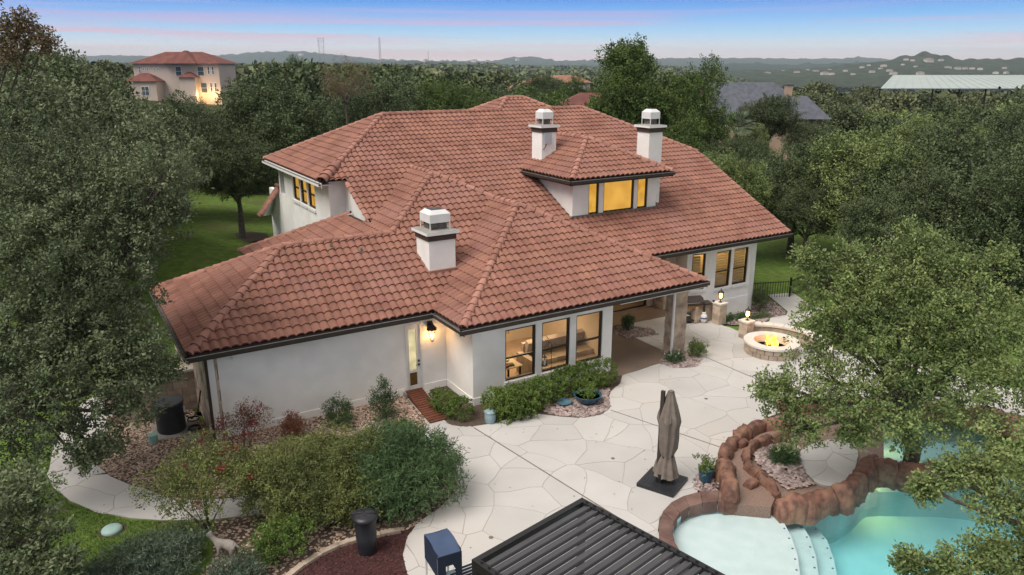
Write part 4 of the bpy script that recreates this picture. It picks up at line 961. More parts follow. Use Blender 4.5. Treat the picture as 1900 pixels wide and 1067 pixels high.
# only the air side of the surface mirrors; faces met from inside the water (its floor and sides) do not
inv = N(t, 'ShaderNodeMath', operation='SUBTRACT'); inv.inputs[0].default_value = 1.0; t.links.new(g.outputs['Backfacing'], inv.inputs[1]); mu = N(t, 'ShaderNodeMath', operation='MULTIPLY')
t.links.new(fr.outputs[0], mu.inputs[0]); t.links.new(inv.outputs[0], mu.inputs[1]); t.links.new(mu.outputs[0], ms.inputs[0]); t.links.new(a.outputs[0], ms.inputs[1]); t.links.new(b.outputs[0], ms.inputs[2]); t.links.new(ms.outputs[0], out.inputs[0])
va = N(t, 'ShaderNodeVolumeAbsorption'); va.inputs[0].default_value = (.46, .87, .91, 1); va.inputs[1].default_value = .36; t.links.new(va.outputs[0], out.inputs['Volume'])
MB().prism(rr, -1.58, WL_Z).build('water', wm, poolE)
def splight(loc, tgt, e, c, ang=120, blend=1.0):
    l = bpy.data.lights.new('pool_light', 'SPOT'); l.energy = e; l.color = c; l.spot_size = R(ang); l.spot_blend = blend; l.shadow_soft_size = .15
    o = bpy.data.objects.new('pool_light', l); COL.objects.link(o); o.location = loc; o.rotation_euler = (Vector(tgt) - Vector(loc)).to_track_quat('-Z', 'Y').to_euler(); return o
plc = OZ(1600, 960, -.6)
pe = OZ(1640, 972, -1.55)
splight((pe.x + .1, pe.y + .5, -.22), (pe.x + .25, pe.y + .1, -1.6), 190, (1, .62, .20), 140)
for (px_, py_, tx, ty, e_, c_) in ((1640, 1190, 1640, 900, 100, (.9, 1, .95)), (1950, 1080, 1650, 960, 85, (1, 1, .85))):
    q = OZ(px_, py_, -.5); w_ = OZ(tx, ty, -.9); splight((q.x, q.y, -.55), (w_.x, w_.y, -1.1), e_, c_, 140)
# far lit pool beyond the rock wall
UP2 = pxz([(1575, 770), (1650, 765), (1750, 770), (1850, 790), (1840, 840), (1700, 862), (1640, 862), (1590, 830)], -.1)
p2 = empty('upper_pool', (*UP2[0], 0), 'small upper pool glimpsed through the leaves behind the rock wall', 'swimming pool')
r2 = [(p[0] - UP2[0][0], p[1] - UP2[0][1]) for p in UP2]; n = len(r2)
MB().add([(x, y, .0) for x, y in r2] + [(x, y, -1.0) for x, y in r2], [(i, (i + 1) % n, n + (i + 1) % n, n + i) for i in range(n)] + [tuple(range(n, 2 * n))]).build('basin', M_pool, p2); MB().prism(r2, -.98, -.12).build('water', wm, p2)
q = OZ(1640, 805, -.3); splight((q.x, q.y, -.3), (q.x + .3, q.y, -1.0), 25, (1, .7, .3))
# coping of the ledge
cop = empty('pool_coping', OZ(1250, 960), 'dark brown stone coping curving around the left of the tanning ledge', 'coping')
oc = smooth_poly([OZ(x, y) for x, y in [(1320, 1170), (1258, 1075), (1227, 1022), (1219, 985), (1226, 960), (1242, 940), (1272, 925), (1312, 916), (1352, 918), (1362, 930)]], 2, False)
ic = smooth_poly([OZ(x, y) for x, y in [(1345, 1150), (1285, 1065), (1253, 1020), (1245, 992), (1251, 970), (1265, 955), (1288, 944), (1320, 938), (1352, 938), (1362, 940)]], 2, False)
def lenp(p): return sum((b - a).length for a, b in zip(p, p[1:]))
NB = 13; ra = resample(oc, lenp(oc) / NB * .9999); rb = resample(ic, lenp(ic) / NB * .9999)
for k in range(min(len(ra), len(rb)) - 1):
    c = [ra[k], ra[k + 1], rb[k + 1], rb[k]]; m_ = sum(c, Vector()) / 4; c = [m_ + (p - m_) * .975 - cop.location for p in c]; z = .12 + random.uniform(-.008, .008)
    MB().prism([(p.x, p.y) for p in c], -.2, z).build('coping_stone', M_coping, cop)
# slab below slide & island
ISL = PXP([(1365, 915), (1395, 860), (1400, 800), (1440, 770), (1520, 745), (1640, 760), (1640, 850), (1612, 858), (1592, 880), (1560, 900), (1510, 912), (1440, 928)])
island = slab('rock_island', ISL, -1.6, -.03, M_slide, kind='structure')
CIRC = [tuple(p)[:2] for p in smooth_poly([OZ(x, y) for x, y in [(1481, 845), (1500, 825), (1545, 815), (1590, 825), (1592, 860), (1575, 893), (1545, 906), (1510, 897), (1488, 872)]], 2)]
cs = slab('island_patio', CIRC, -.1, .02, M_joint, kind='structure'); flagstones(CIRC, cs, 1.0, z0=.016, z1=.03)
RIV = PXP([(1398, 838), (1440, 820), (1480, 826), (1483, 850), (1488, 874), (1512, 900), (1460, 908), (1425, 880), (1402, 858)]); stones('island_gravel', RIV, 330, .075, M_river, .0, mound=.06)
stones('pot_gravel', PXP([(1284, 893), (1300, 878), (1325, 880), (1334, 900), (1330, 912), (1305, 914), (1288, 908)]), 350, .055, M_river, .02)
SLIDE = [(1450, 800), (1420, 806), (1375, 830), (1345, 860), (1352, 890), (1360, 915), (1364, 940), (1430, 946), (1437, 930), (1420, 905), (1398, 880), (1380, 862), (1388, 845), (1420, 825), (1450, 812)]
slide = MB().prism([tuple(OZ(x, y))[:2] for x, y in SLIDE], -.3, .07).build('water_slide', M_slide); tag(slide, 'pebbled brown channel running between boulders down to the tanning ledge', 'water slide')
def rockmesh(seed, sub=2):
    bm = bmesh.new(); bmesh.ops.create_icosphere(bm, subdivisions=sub + 1, radius=1); rnd = random.Random(seed)
    from mathutils import noise
    off = Vector((rnd.uniform(0, 50), rnd.uniform(0, 50), 0))
    pl_ = [(Vector((rnd.gauss(0, .5), rnd.gauss(0, 1), rnd.gauss(0, 1))).normalized(), rnd.uniform(.74, .98)) for _ in range(12)]
    for v in bm.verts:
        p = v.co.copy(); ex = .52; p = Vector([math.copysign(abs(c_) ** ex, c_) for c_ in p]) * .86
        for nn, d in pl_:
            k = p.dot(nn) - d
            if k > 0: p -= nn * k * .85
        p *= 1 + .16 * noise.noise(p * 1.3 + off) + .06 * noise.noise(p * 4 + off) + .02 * noise.noise(p * 11 + off); p.x = max(-.88, min(.88, p.x * 1.5)); v.co = p
    me = bpy.data.meshes.new('boulder'); bm.to_mesh(me); bm.free(); me.polygons.foreach_set('use_smooth', [True] * len(me.polygons)); me.materials.append(M_rock); return me
ROCKS = [rockmesh(i) for i in range(6)]
rk = 0
def boulder(parent, P, Q, w, h, z0=0.0, nm='boulder'):
    global rk
    P, Q = Vector(P), Vector(Q); d = (Q - P); o = link(nm, ROCKS[rk % 6], None, parent); rk += 1
    o.location = (P + Q) / 2 - parent.location + Vector((0, 0, z0 + h * .35)); o.rotation_euler = (random.uniform(-.1, .1), random.uniform(-.1, .1), math.atan2(d.y, d.x)); o.scale = (d.length * .60, w / 2 * 1.08, h * .60); return o
def rockline(name, label, px, w, h, step, z0=0.0, cat='rock border'):
    from mathutils import noise
    path = resample(smooth_poly([OZ(x, y, h * .5) for x, y in px], 2, False), .055); e = empty(name, (path[0].x, path[0].y, 0), label, cat); i = 0; rs_ = random.Random(len(label)); last = len(path) - 1
    while i < last - 3:
        n_ = max(5, int(step * rs_.uniform(.75, 1.5) / .055)); k1 = min(last, i + n_); k1 = last if last - k1 < 4 else k1; seg = path[i:k1 + 1]; ww = w * rs_.uniform(.86, 1.2); hh_ = h * rs_.uniform(.8, 1.2); tilt = rs_.uniform(-.16, .16); vs = []; NP = 11
        for a, p in enumerate(seg):
            q0 = seg[max(0, a - 1)]; q1 = seg[min(len(seg) - 1, a + 1)]; d = (q1 - q0); d.z = 0; d.normalize(); nn = Vector((-d.y, d.x, 0)); t = a / (len(seg) - 1); en = min(t, 1 - t) * (len(seg) - 1) * .055; f = .80 + .20 * min(1, en / .10) ** .5; bul = 1 + .10 * math.sin(math.pi * t)
            for b in range(NP):
                u = -1 + 2 * b / (NP - 1); zz = (1 - abs(u) ** 3.2); x_ = math.copysign(abs(u) ** .85, u) * ww / 2 * bul * f; z_ = hh_ * (zz * f) + tilt * x_ + z0
                if b in (0, NP - 1): z_ = z0 - .25
                v = Vector((p.x, p.y, 0)) + nn * x_ + Vector((0, 0, z_)); s3 = v * 2.1; dv = Vector((noise.noise(s3), noise.noise(s3 + Vector((7, 1, 3))), noise.noise(s3 + Vector((1, 9, 4))))) * .11
                s4 = v * 7.5; cell = noise.cell(v * 3.3) * .02; dv += Vector((noise.noise(s4), noise.noise(s4 + Vector((5, 1, 1))), noise.noise(s4 + Vector((1, 5, 8))))) * .05; v += dv + Vector((0, 0, cell)); vs.append(v - e.location)
        m_ = MB(); nS = len(seg); m_.add(vs, [(a * NP + b, a * NP + b + 1, (a + 1) * NP + b + 1, (a + 1) * NP + b) for a in range(nS - 1) for b in range(NP - 1)], True)
        for ring in (0, nS - 1):
            m_.add([vs[ring * NP + b] for b in range(NP)], [tuple(range(NP)) if ring else tuple(range(NP - 1, -1, -1))])
        m_.build('boulder', M_rock, e); i = k1
    return e
rockline('rock_border', 'red boulder border along the outer side of the slide beside the patio', [(1330, 880), (1340, 852), (1352, 832), (1368, 808), (1395, 792), (1430, 784), (1470, 790)], .38, .36, .75)
rockline('rock_border', 'low brown rocks along the inner side of the slide around the river stones', [(1462, 812), (1425, 815), (1398, 828), (1384, 848), (1392, 868), (1412, 888), (1436, 905), (1446, 922)], .27, .28, .6)
rockline('rock_border', 'large red boulders between the round island patio and the turquoise water', [(1443, 935), (1475, 928), (1510, 922), (1560, 912), (1595, 885), (1612, 862), (1618, 845)], .50, .40, .85, -.10)
rockline('rock_border', 'rock wall with a lit orange underside dividing upper and lower pool', [(1622, 862), (1660, 866), (1710, 872), (1770, 868), (1850, 870)], .5, .45, .8, -.1)
rockline('rock_border', 'red rock rim along the back of the upper pool under the oak', [(1445, 752), (1520, 752), (1600, 750), (1700, 752), (1800, 765), (1900, 790)], .5, .4, .8)
rockline('rock_border', 'two tall orange boulders at the foot of the slide beside the potted plant', [(1345, 868), (1350, 895), (1358, 925)], .5, .55, .55)
for i, (x, y, s, lab) in enumerate([(1375, 825, .2, 'round brown stepping rock at the top of the slide'), (1352, 873, .2, 'dark round rock in the middle of the slide'), (1393, 900, .2, 'small rock lying low in the slide near its foot'), (1352, 846, .12, 'smallest rock near the outer edge of the slide')]):
    p = OZ(x, y, .1); o = link('slide_rock', ROCKS[i], None); o.location = (p.x, p.y, .12); o.scale = (s, s * .85, s * .8); tag(o, lab, 'rock', 'rocks in the slide')
# ------------------------------------------------------------------ pergola
A0 = OZ(875, 1038, 2.5); B0 = OZ(1080, 923, 2.5); ea = (B0 - A0); WA = ea.length; ea.normalize(); eb = Vector((ea.y, -ea.x, 0)); LB = 4.1
pg = empty('pergola', (A0.x, A0.y, 0), 'black metal pergola with closed louvered roof over the patio', 'pergola', rz=math.atan2(ea.y, ea.x))
# local: x along slats (WA), y = -toward camera
def pb_(a, b, nm, m=M_black): return MB().box(a, b).build(nm, m, pg)
h1, h0 = 2.5, 2.32
pb_((0, -.12, h0), (WA, 0, h1), 'beam'); pb_((0, -LB, h0), (WA, -LB + .12, h1), 'beam'); pb_((0, -LB + .123, h0), (.12, -.123, h1), 'beam'); pb_((WA - .12, -LB + .123, h0), (WA, -.123, h1), 'beam')
for x in (0, WA - .13):
    for y in (-.13, -LB): pb_((x + .003, y + .003, 0), (x + .127, y + .127, h0 + .02), 'post')
sl_ = MB(); prf = [(-.088, -.03), (-.088, .0), (-.075, .035), (-.045, .04), (-.02, .018), (.06, .010), (.088, -.012), (.088, -.03)]
vsl = [(0.13, y, z) for y, z in prf] + [(WA - .13, y, z) for y, z in prf]; k = len(prf)
sl_.add(vsl, [(i, (i + 1) % k, k + (i + 1) % k, k + i) for i in range(k)] + [tuple(range(k)), tuple(range(2 * k - 1, k - 1, -1))]); SLM = sl_.mesh('louver'); SLM.materials.append(M_slat)
y = -.26
while y > -LB + .2: o = link('louver', SLM, None, pg); o.location = (0, y, h1 - .05); y -= .2
y = -.2
pinm = MB().box((-.012, -.02, 0), (.012, .03, .03)).mesh('louver_pin'); pinm.materials.append(M_black)
while y > -LB + .2:
    for x in (.07, WA - .07): o = link('louver_pin', pinm, None, pg); o.location = (x, y, h1)
    y -= .2
# ------------------------------------------------------------------ umbrella
um = empty('cantilever_umbrella', (12.97, 13.43, .02), 'closed taupe umbrella strapped to its pole on a square black base', 'umbrella', rz=R(25))
bs = MB()
for i in range(2):
    for j in range(2):
        x0, y0 = -.53 + i * .53, -.53 + j * .53; bs.box((x0 + .004, y0 + .004, 0), (x0 + .526, y0 + .526, .10))
bs.build('base', M_base, um)
for k in range(-5, 6):
    if k: MB().box((-.5 if k % 2 else -.42, k * .09 - .012, .10), (-.08, k * .09 + .012, .108)).build('base_rib', M_base, um); MB().box((.08, k * .09 - .012, .10), (.5, k * .09 + .012, .108)).build('base_rib', M_base, um)
MB().box((-.10, .06, .1), (-.02, .16, 2.74)).build('pole', M_fascia, um); MB().box((-.2, -.04, .1), (-.04, .12, .35)).build('bracket', M_black, um)
MB().lathe([(.07, 0), (.07, .04)], 12, (.06, -.06, 2.70)).build('finial', M_fabric, um)
cl = MB(); nseg = 32; prof = [(2.72, .07), (2.5, .11), (2.25, .17), (2.05, .21), (1.9, .23), (1.7, .2), (1.4, .2), (1.1, .19), (.88, .155), (.82, .155), (.6, .21), (.4, .24), (.26, .26)]
vv = []
for zi, (z, r) in enumerate(prof):
    for k in range(nseg):
        a = 2 * math.pi * k / nseg; rr_ = r * 1.18 * (1 + .22 * math.sin(a * 8 + .6 * math.sin(z * 3)) * (0.15 if zi in (0, 8) else 1) + .06 * math.sin(a * 3 + z * 4)); vv.append((.06 + rr_ * math.cos(a), -.06 + rr_ * math.sin(a), z + (.05 * math.sin(a * 8) if zi == len(prof) - 1 else 0)))
cl.add(vv, [(i * nseg + k, i * nseg + (k + 1) % nseg, (i + 1) * nseg + (k + 1) % nseg, (i + 1) * nseg + k)[::-1] for i in range(len(prof) - 1) for k in range(nseg)], True); cl.build('canopy', M_fabric, um)
for k in range(6):
    a = k * math.pi / 3 + .2; c, s_ = math.cos(a), math.sin(a); r1, r2 = .10, .27
    MB().add([(.06 + r1 * c, -.06 + r1 * s_, 2.5), (.06 + r2 * math.cos(a - .38), -.06 + r2 * math.sin(a - .38), 1.93), (.06 + (r2 + .03) * c, -.06 + (r2 + .03) * s_, 1.82), (.06 + r2 * math.cos(a + .38), -.06 + r2 * math.sin(a + .38), 1.95)], [(0, 1, 2, 3)]).build('vent_flap', M_fabric, um)
MB().lathe([(.17, .82), (.175, .84), (.175, .88), (.17, .9)], 20, (.06, -.06, 0)).build('strap', M_fascia, um)
# ------------------------------------------------------------------ navy daybed canopy & striped cushion
db = empty('canopy_chair', (5.72, 12.15, 0), 'navy canvas canopy chair standing at the left corner of the pergola', 'canopy chair', rz=R(-5))
cv_ = MB(); tp = [(-.26, .38, 1.62), (.26, .40, 1.60), (.27, -.36, 1.54), (-.25, -.38, 1.54)]
rows = 6; grid = []
for j in range(rows + 1):
    for i in range(rows + 1):
        u, v_ = i / rows, j / rows; p = Vector(tp[0]).lerp(Vector(tp[1]), u).lerp(Vector(tp[3]).lerp(Vector(tp[2]), u), v_); p.z += .05 * math.sin(math.pi * v_) * 1.2 - .015 * math.sin(math.pi * u); grid.append(p)
cv_.add(grid, [(j * (rows + 1) + i, j * (rows + 1) + i + 1, (j + 1) * (rows + 1) + i + 1, (j + 1) * (rows + 1) + i)[::-1] for j in range(rows) for i in range(rows)], True); cv_.build('canopy_top', M_navy, db)
MB().box((-.25, .36, 1.0), (.25, .38, 1.6)).box((-.262, -.37, 1.05), (-.252, .38, 1.60)).box((.255, -.36, .9), (.267, .39, 1.59)).build('canopy_side', M_navyd, db)
MB().box((-.25, -.385, .3), (-.08, -.37, 1.54)).box((.13, -.385, .3), (.27, -.37, 1.54)).box((-.08, -.385, 1.28), (.13, -.37, 1.54)).build('canopy_front', M_navyd, db)
for sx_ in (-.24, .24):
    for sy_ in (-.35, .36): MB().box((sx_ - .02, sy_ - .02, 0), (sx_ + .02, sy_ + .02, 1.5)).build('leg', M_white, db)
MB().box((-.42, -.3, .35), (.2, .35, .45)).build('seat', M_white, db)
for k in range(5): MB().box((-.07, -.36, .5 + k * .14), (.12, -.34, .57 + k * .14)).build('slat', M_potp, db)
sc_ = empty('striped_lounger', (6.35, 12.05, .0), 'navy and white striped lounger cushion between the canopy chair and the pergola', 'lounger')
for k in range(15):
    if k in (6, 7): continue
    MB().box((-.32, .5 - k * .095 - .03, .40), (.42, .5 - k * .095 + .03, .475)).build('stripe', M_navyd, sc_)
MB().box((-.34, -.95, .34), (.44, .58, .465)).build('cushion', M_white, sc_)
for sx_ in (-.3, .4):
    for sy_ in (-.85, .5): MB().box((sx_ - .02, sy_ - .02, 0), (sx_ + .02, sy_ + .02, .34)).build('leg', M_white, sc_)
# ------------------------------------------------------------------ bin, AC, small things
bn = empty('rubbish_bin', (5.0, 14.75, .02), 'tall black plastic rubbish bin standing in the red mulch by the shrubs', 'rubbish bin', rz=R(20))
MB().lathe([(.20, 0), (.21, .05), (.245, .5), (.238, .51), (.265, .93)], 24).build('body', M_bin, bn)
MB().lathe([(.30, .92), (.305, .95), (.29, .99), (.22, 1.03), (.01, 1.06)], 24).build('lid', M_bin, bn)
for s in (-1, 1): MB().tube([(.12 * s + .1, -.2, 1.035), (.04 * s, -.05, 1.06), (.04 * s, .06, 1.06), (.12 * s - .06, .2, 1.035)], .014, 6).build('lid_rib', M_black, bn)
MB().box((-.16, .26, .93), (.16, .33, .98)).build('handle', M_bin, bn)
ac = empty('air_conditioner', (2.02, 23.75, 0), 'round dark air conditioner condenser beside the stone side wall', 'air conditioner')
MB().lathe([(.40, .05), (.42, .1), (.42, .92), (.44, .94), (.44, 1.0), (.38, 1.0)], 32, smooth=True).build('housing', M_ac, ac)
for k in range(32):
    a = 2 * math.pi * k / 32; MB().box((-.008, .418, .1), (.008, .432, .92)).build('fin', M_ac, ac); ac.children[-1].rotation_euler.z = a
MB().lathe([(.36, .93), (.37, .95)], 28).build('fan_well', M_dark, ac); MB().lathe([(.38, 1.0), (.44, 1.0), (.44, 1.02), (.38, 1.02)], 32).build('top_ring', mat('ac_ring', (.12, .13, .15), (.1, .11, .13), 4, .4), ac)
for k in range(5):
    a = k * 1.2566; MB().add([(.06 * math.cos(a), .06 * math.sin(a), .955), (.33 * math.cos(a), .33 * math.sin(a), .955), (.33 * math.cos(a + .6), .33 * math.sin(a + .6), .985), (.06 * math.cos(a + .8), .06 * math.sin(a + .8), .985)], [(0, 1, 2, 3)]).build('fan_blade', M_black, ac)
MB().lathe([(.08, .97), (.08, 1.0)], 14).build('hub', mat('ac_ring', (.12, .13, .15)), ac); MB().box((.38, -.2, .62), (.43, -.05, .8)).build('label_plate', M_white, ac)
MB().box((1.5, 23.15, -.02), (2.75, 24.4, .05)).build('ac_pad', M_conc); tag(bpy.data.objects['ac_pad'], 'flat concrete pad beneath the round air conditioner', 'pad')
MB().box((2.3, 22.6, .0), (3.15, 23.05, .06)).build('stepping_slab', M_conc); tag(bpy.data.objects['stepping_slab'], 'pale concrete slab in front of the air conditioner', 'slab')
hs = MB()
for k in range(3): hs.tube([(2.62 + .17 * math.cos(a) , 23.35 + .17 * math.sin(a), .1 + .035 * k + .25 * (k == 2)) for a in np.linspace(0, 6.28, 14)], .022, 5)
hs.tube([(2.45, 23.5, .5), (2.6, 23.55, .35), (2.8, 23.6, .5), (2.96, 23.6, 1.2)], .025, 5); hs.build('coiled_hose', M_black); tag(bpy.data.objects['coiled_hose'], 'black coiled hose hanging at the stone corner by the air conditioner', 'hose')
sw2 = empty('stone_garden_wall', (2.2, 25.2, 0), 'low rough limestone wall meeting the garage side behind the air conditioner', 'wall')
for row in range(5):
    for k in range(6):
        x0 = -1.9 + k * .46 + (row % 2) * .2; MB().box((x0, -.14 - .02 * random.random(), row * .27), (x0 + .445, .12, row * .27 + .26)).build('wall_stone', M_stone, sw2)
MB().box((-1.9, -.2, 1.35), (.85, .18, 1.42)).build('coping_slab', M_cream, sw2)
MB().lathe([(.11, 0), (.14, .28), (.15, .30)], 16, (1.42, 23.1, .02)).build('mint_bucket', M_mint); tag(bpy.data.objects['mint_bucket'], 'small mint green bucket on the gravel beside the air conditioner', 'bucket')
MB().lathe([(.24, 0), (.24, .05), (.2, .09), (.1, .11), (.01, .115)], 28, (-.04, 18.83, .0)).build('septic_lid', M_septic); tag(bpy.data.objects['septic_lid'], 'pale green domed round lid set in the lawn', 'lid')
MB().lathe([(.33, 0), (.01, .02)], 28, (-.04, 18.86, .004)).build('lid_soil', M_soil); tag(bpy.data.objects['lid_soil'], 'ring of bare soil around the green domed lid', 'soil', kind=None)
dp = empty('ceramic_drum', (10.78, 19.05, .02), 'pale blue and white ceramic garden drum between the two hedges', 'garden stool')
MB().lathe([(.15, 0), (.185, .12), (.185, .26), (.17, .36)], 22).build('body', M_potp, dp); MB().lathe([(.195, .36), (.195, .39), (.1, .42), (.01, .43)], 22).build('lid', M_potp, dp); MB().lathe([(.03, .43), (.025, .46), (.01, .47)], 10).build('knob', M_pot, dp)
pb2 = empty('bowl_planter', (14.3, 18.6, .04), 'wide dark blue bowl planter on the river stones in front of the hedge', 'planter')
MB().lathe([(.22, 0), (.40, .14), (.46, .28), (.48, .30), (.44, .30), (.40, .22)], 26).build('bowl', M_pot, pb2); MB().lathe([(.01, .24), (.41, .24)], 20).build('soil', M_soil, pb2)
MB().lathe([(.10, 0), (.24, .05), (.26, .09), (.24, .08), (.02, .05)], 20, (13.55, 18.9, .05)).build('blue_dish', mat('dish_blue', (.10, .20, .26), (.08, .16, .21), 5, .3)); tag(bpy.data.objects['blue_dish'], 'shallow slate blue dish lying on the river stones', 'dish')
pp = empty('potted_succulent', (14.05, 12.9, .03), 'tall teal glazed pot with a leafy plant beside the slide rocks', 'potted plant')
MB().lathe([(.14, 0), (.17, .05), (.21, .36), (.215, .38), (.185, .38), (.18, .33)], 22).build('pot', M_pot, pp)
hk = empty('shepherd_hook', (13.72, 19.95, .02), 'thin black shepherd hook with a hanging lantern in front of the middle bay window', 'garden hook')
MB().tube([(0, 0, 0), (0, 0, 1.75), (0, 0, 1.8), (-.04, 0, 1.86), (-.15, 0, 1.88), (-.25, 0, 1.8), (-.28, 0, 1.7)], .011, 6).build('rod', M_black, hk)
MB().tube([(0, 0, 1.5), (.04, 0, 1.72), (.12, 0, 1.80), (.2, 0, 1.74), (.2, 0, 1.68)], .008, 6).build('side_arm', M_black, hk)
MB().box((-.36, -.08, 1.05), (-.20, .08, 1.08)).box((-.34, -.06, 1.36), (-.22, .06, 1.38)).lathe([(.06, 1.38), (.01, 1.46)], 4, (-.28, 0, 0)).box((-.345, -.065, 1.08), (-.33, -.05, 1.36)).box((-.23, -.065, 1.08), (-.215, -.05, 1.36)).box((-.345, .05, 1.08), (-.33, .065, 1.36)).box((-.23, .05, 1.08), (-.215, .065, 1.36)).build('lantern', M_black, hk)
MB().lathe([(.03, 1.08), (.03, 1.24)], 10, (-.28, 0, 0)).build('candle', M_white, hk)
# animal statue
sk = bpy.data.meshes.new('statue_body')
J = [(0, 0, .42, .10), (-.14, 0, .44, .105), (-.28, 0, .43, .105), (-.38, 0, .47, .075), (-.46, 0, .56, .055), (-.52, 0, .63, .06), (-.61, 0, .60, .04),
     (.04, .07, .33, .075), (.02, .08, .20, .045), (.07, .08, .11, .028), (.05, .08, .02, .026), (.04, -.07, .33, .075), (.02, -.08, .20, .045), (.07, -.08, .11, .028), (.05, -.08, .02, .026),
     (-.29, .07, .32, .05), (-.30, .075, .17, .03), (-.30, .075, .02, .026), (-.29, -.07, .32, .05), (-.30, -.075, .17, .03), (-.30, -.075, .02, .026), (.10, 0, .44, .035), (.19, 0, .36, .022), (.24, 0, .26, .012), (-.51, .05, .70, .018), (-.51, -.05, .70, .018)]
E_ = [(0, 1), (1, 2), (2, 3), (3, 4), (4, 5), (5, 6), (0, 7), (7, 8), (8, 9), (9, 10), (0, 11), (11, 12), (12, 13), (13, 14), (2, 15), (15, 16), (16, 17), (2, 18), (18, 19), (19, 20), (0, 21), (21, 22), (22, 23), (5, 24), (5, 25)]
sk.from_pydata([j[:3] for j in J], E_, []); so = link('animal_statue', sk, mat('statue_grey', (.27, .245, .22), (.19, .17, .15), 7, .9, .3, 40)); so.location = (2.25, 16.05, .02); so.rotation_euler.z = R(-42)
tag(so, 'pale grey animal statue seen from behind standing among low shrubs on gravel', 'statue')
so.modifiers.new('skin', 'SKIN'); sv = sk.skin_vertices[0].data
for i, j in enumerate(J): sv[i].radius = (j[3], j[3]); sv[i].use_root = (i == 0)
mdf = so.modifiers.new('sub', 'SUBSURF'); mdf.levels = 2; mdf.render_levels = 2

# ------------------------------------------------------------------ foliage
def rnd_dirs(n): v = RNG.normal(size=(n, 3)); return v / np.linalg.norm(v, axis=1, keepdims=True)
def leaves_mesh(name, P, D, nl, tw, lw, ll, spread=.30, up=.9):
    "P cluster points, D twig directions; nl leaves each; tw twig length; leaf length ll, width lw"
    n = len(P) * nl; Pi = np.repeat(P, nl, 0); Di = np.repeat(D, nl, 0)
    t = RNG.uniform(0, 1, (n, 1)) ** .8; off = RNG.normal(size=(n, 3)) * tw * spread
    base = Pi + Di * t * tw + off * (1.1 - t * .6)
    d = Di * .6 + RNG.normal(size=(n, 3)) * .7; d /= np.linalg.norm(d, axis=1, keepdims=True)
    nr = RNG.normal(size=(n, 3)) * .7 + np.array([0, 0, up]) + Di * .3; s = np.cross(d, nr); s /= np.maximum(np.linalg.norm(s, axis=1, keepdims=True), 1e-6)
    L = ll * RNG.uniform(.6, 1.25, (n, 1)); Wd = lw * RNG.uniform(.7, 1.2, (n, 1))
    V = np.stack([base, base + d * L * .45 + s * Wd * .5, base + d * L, base + d * L * .45 - s * Wd * .5], 1).reshape(-1, 3)
    F = np.arange(n * 4).reshape(n, 4); return quick(name, V, F)
def blob_clusters(lobes, per_area, shell=(.72, 1.02), zmin=None, inner=.10, clump=True):
    if clump:
        sub = []
        for (c, r) in lobes:
            c = np.array(c, float); r = np.array(r if hasattr(r, '__len__') else (r, r, r * .85), float); k = 15; off = RNG.uniform(0, 6.28)
            for i in range(k):
                z = 1 - 2 * (i + .5) / k; q = math.sqrt(1 - z * z); a = off + 2.39996 * i; u = np.array([q * math.cos(a), q * math.sin(a), z]) + RNG.normal(size=3) * .16
                if u[2] < -.75: continue
                f = RNG.uniform(.24, .44); sub.append((tuple(c + u * r * RNG.uniform(.62, .86)), tuple(r * f * np.array([1.15, 1.15, .85]))))
        lobes = sub; per_area *= .62
    Ps, Ds = [], []
    for (c, r) in lobes:
        c = np.array(c, float); r = np.array(r if hasattr(r, '__len__') else (r, r, r * .85), float)
        n = max(4, int(per_area * 4 * math.pi * (r.mean() ** 2))); d = rnd_dirs(n); k = RNG.uniform(*shell, (n, 1)); ki = RNG.uniform(.2, .7, (n, 1)); k = np.where(RNG.uniform(size=(n, 1)) < inner, ki, k)
        p = c + d * r * k; Ps.append(p); dd = d + np.array([0, 0, .25]) + RNG.normal(size=(n, 3)) * .35; Ds.append(dd / np.linalg.norm(dd, axis=1, keepdims=True))
    P = np.concatenate(Ps); D = np.concatenate(Ds)
    # drop clusters deep inside other lobes
    keep = np.ones(len(P), bool)
    for (c, r) in lobes:
        c = np.array(c, float); r = np.array(r if hasattr(r, '__len__') else (r, r, r * .85), float)
        q = np.linalg.norm((P - c) / r, axis=1); keep &= ~((q < .6) & (RNG.uniform(size=len(P)) < .8))
    if zmin is not None: keep &= P[:, 2] > zmin
    return P[keep], D[keep]
def make_lobes(rx, rz, cz, n, seed, lr=(.30, .46)):
    r = random.Random(seed); L = [((0, 0, cz), (rx * .72, rx * .72, rz * .72))]
    for k in range(n):
        a = 2.399963 * k + r.uniform(-.3, .3); z = r.uniform(-.75, .95); q = math.sqrt(max(0, 1 - z * z)); s = r.uniform(*lr)
        L.append(((q * math.cos(a) * rx * .72, q * math.sin(a) * rx * .72, cz + z * rz * .72), (rx * s, rx * s, rx * s * .75)))
    return L
def limbs(lobes, h0, rad, seed, n=9, deep=4.0):
    r = random.Random(seed); b = MB()
    b.tube([(0, 0, -deep), (0, 0, 0), (.06, .03, h0 * .5), (0, .05, h0)], [rad * 1.25, rad * 1.15, rad * .85, rad * .7], 9)
    for (c, rr_) in lobes[1:n + 1]:
        c = Vector(c); a = Vector((0, .05, h0 * r.uniform(.7, 1.0))); m1 = a.lerp(c, .4) + Vector((r.uniform(-.2, .2), r.uniform(-.2, .2), r.uniform(-.1, .25))); 
        b.tube([a, m1, a.lerp(c, .75), c], [rad * .5, rad * .34, rad * .2, rad * .1], 6)
        for _ in range(3):
            e = c + Vector((r.uniform(-1, 1), r.uniform(-1, 1), r.uniform(-.6, 1))) * rr_[0] * .8; b.tube([a.lerp(c, .7), c.lerp(e, .4) + Vector((0, 0, .05)), e], [rad * .16, rad * .1, rad * .04], 5)
    return b
TREES = {}
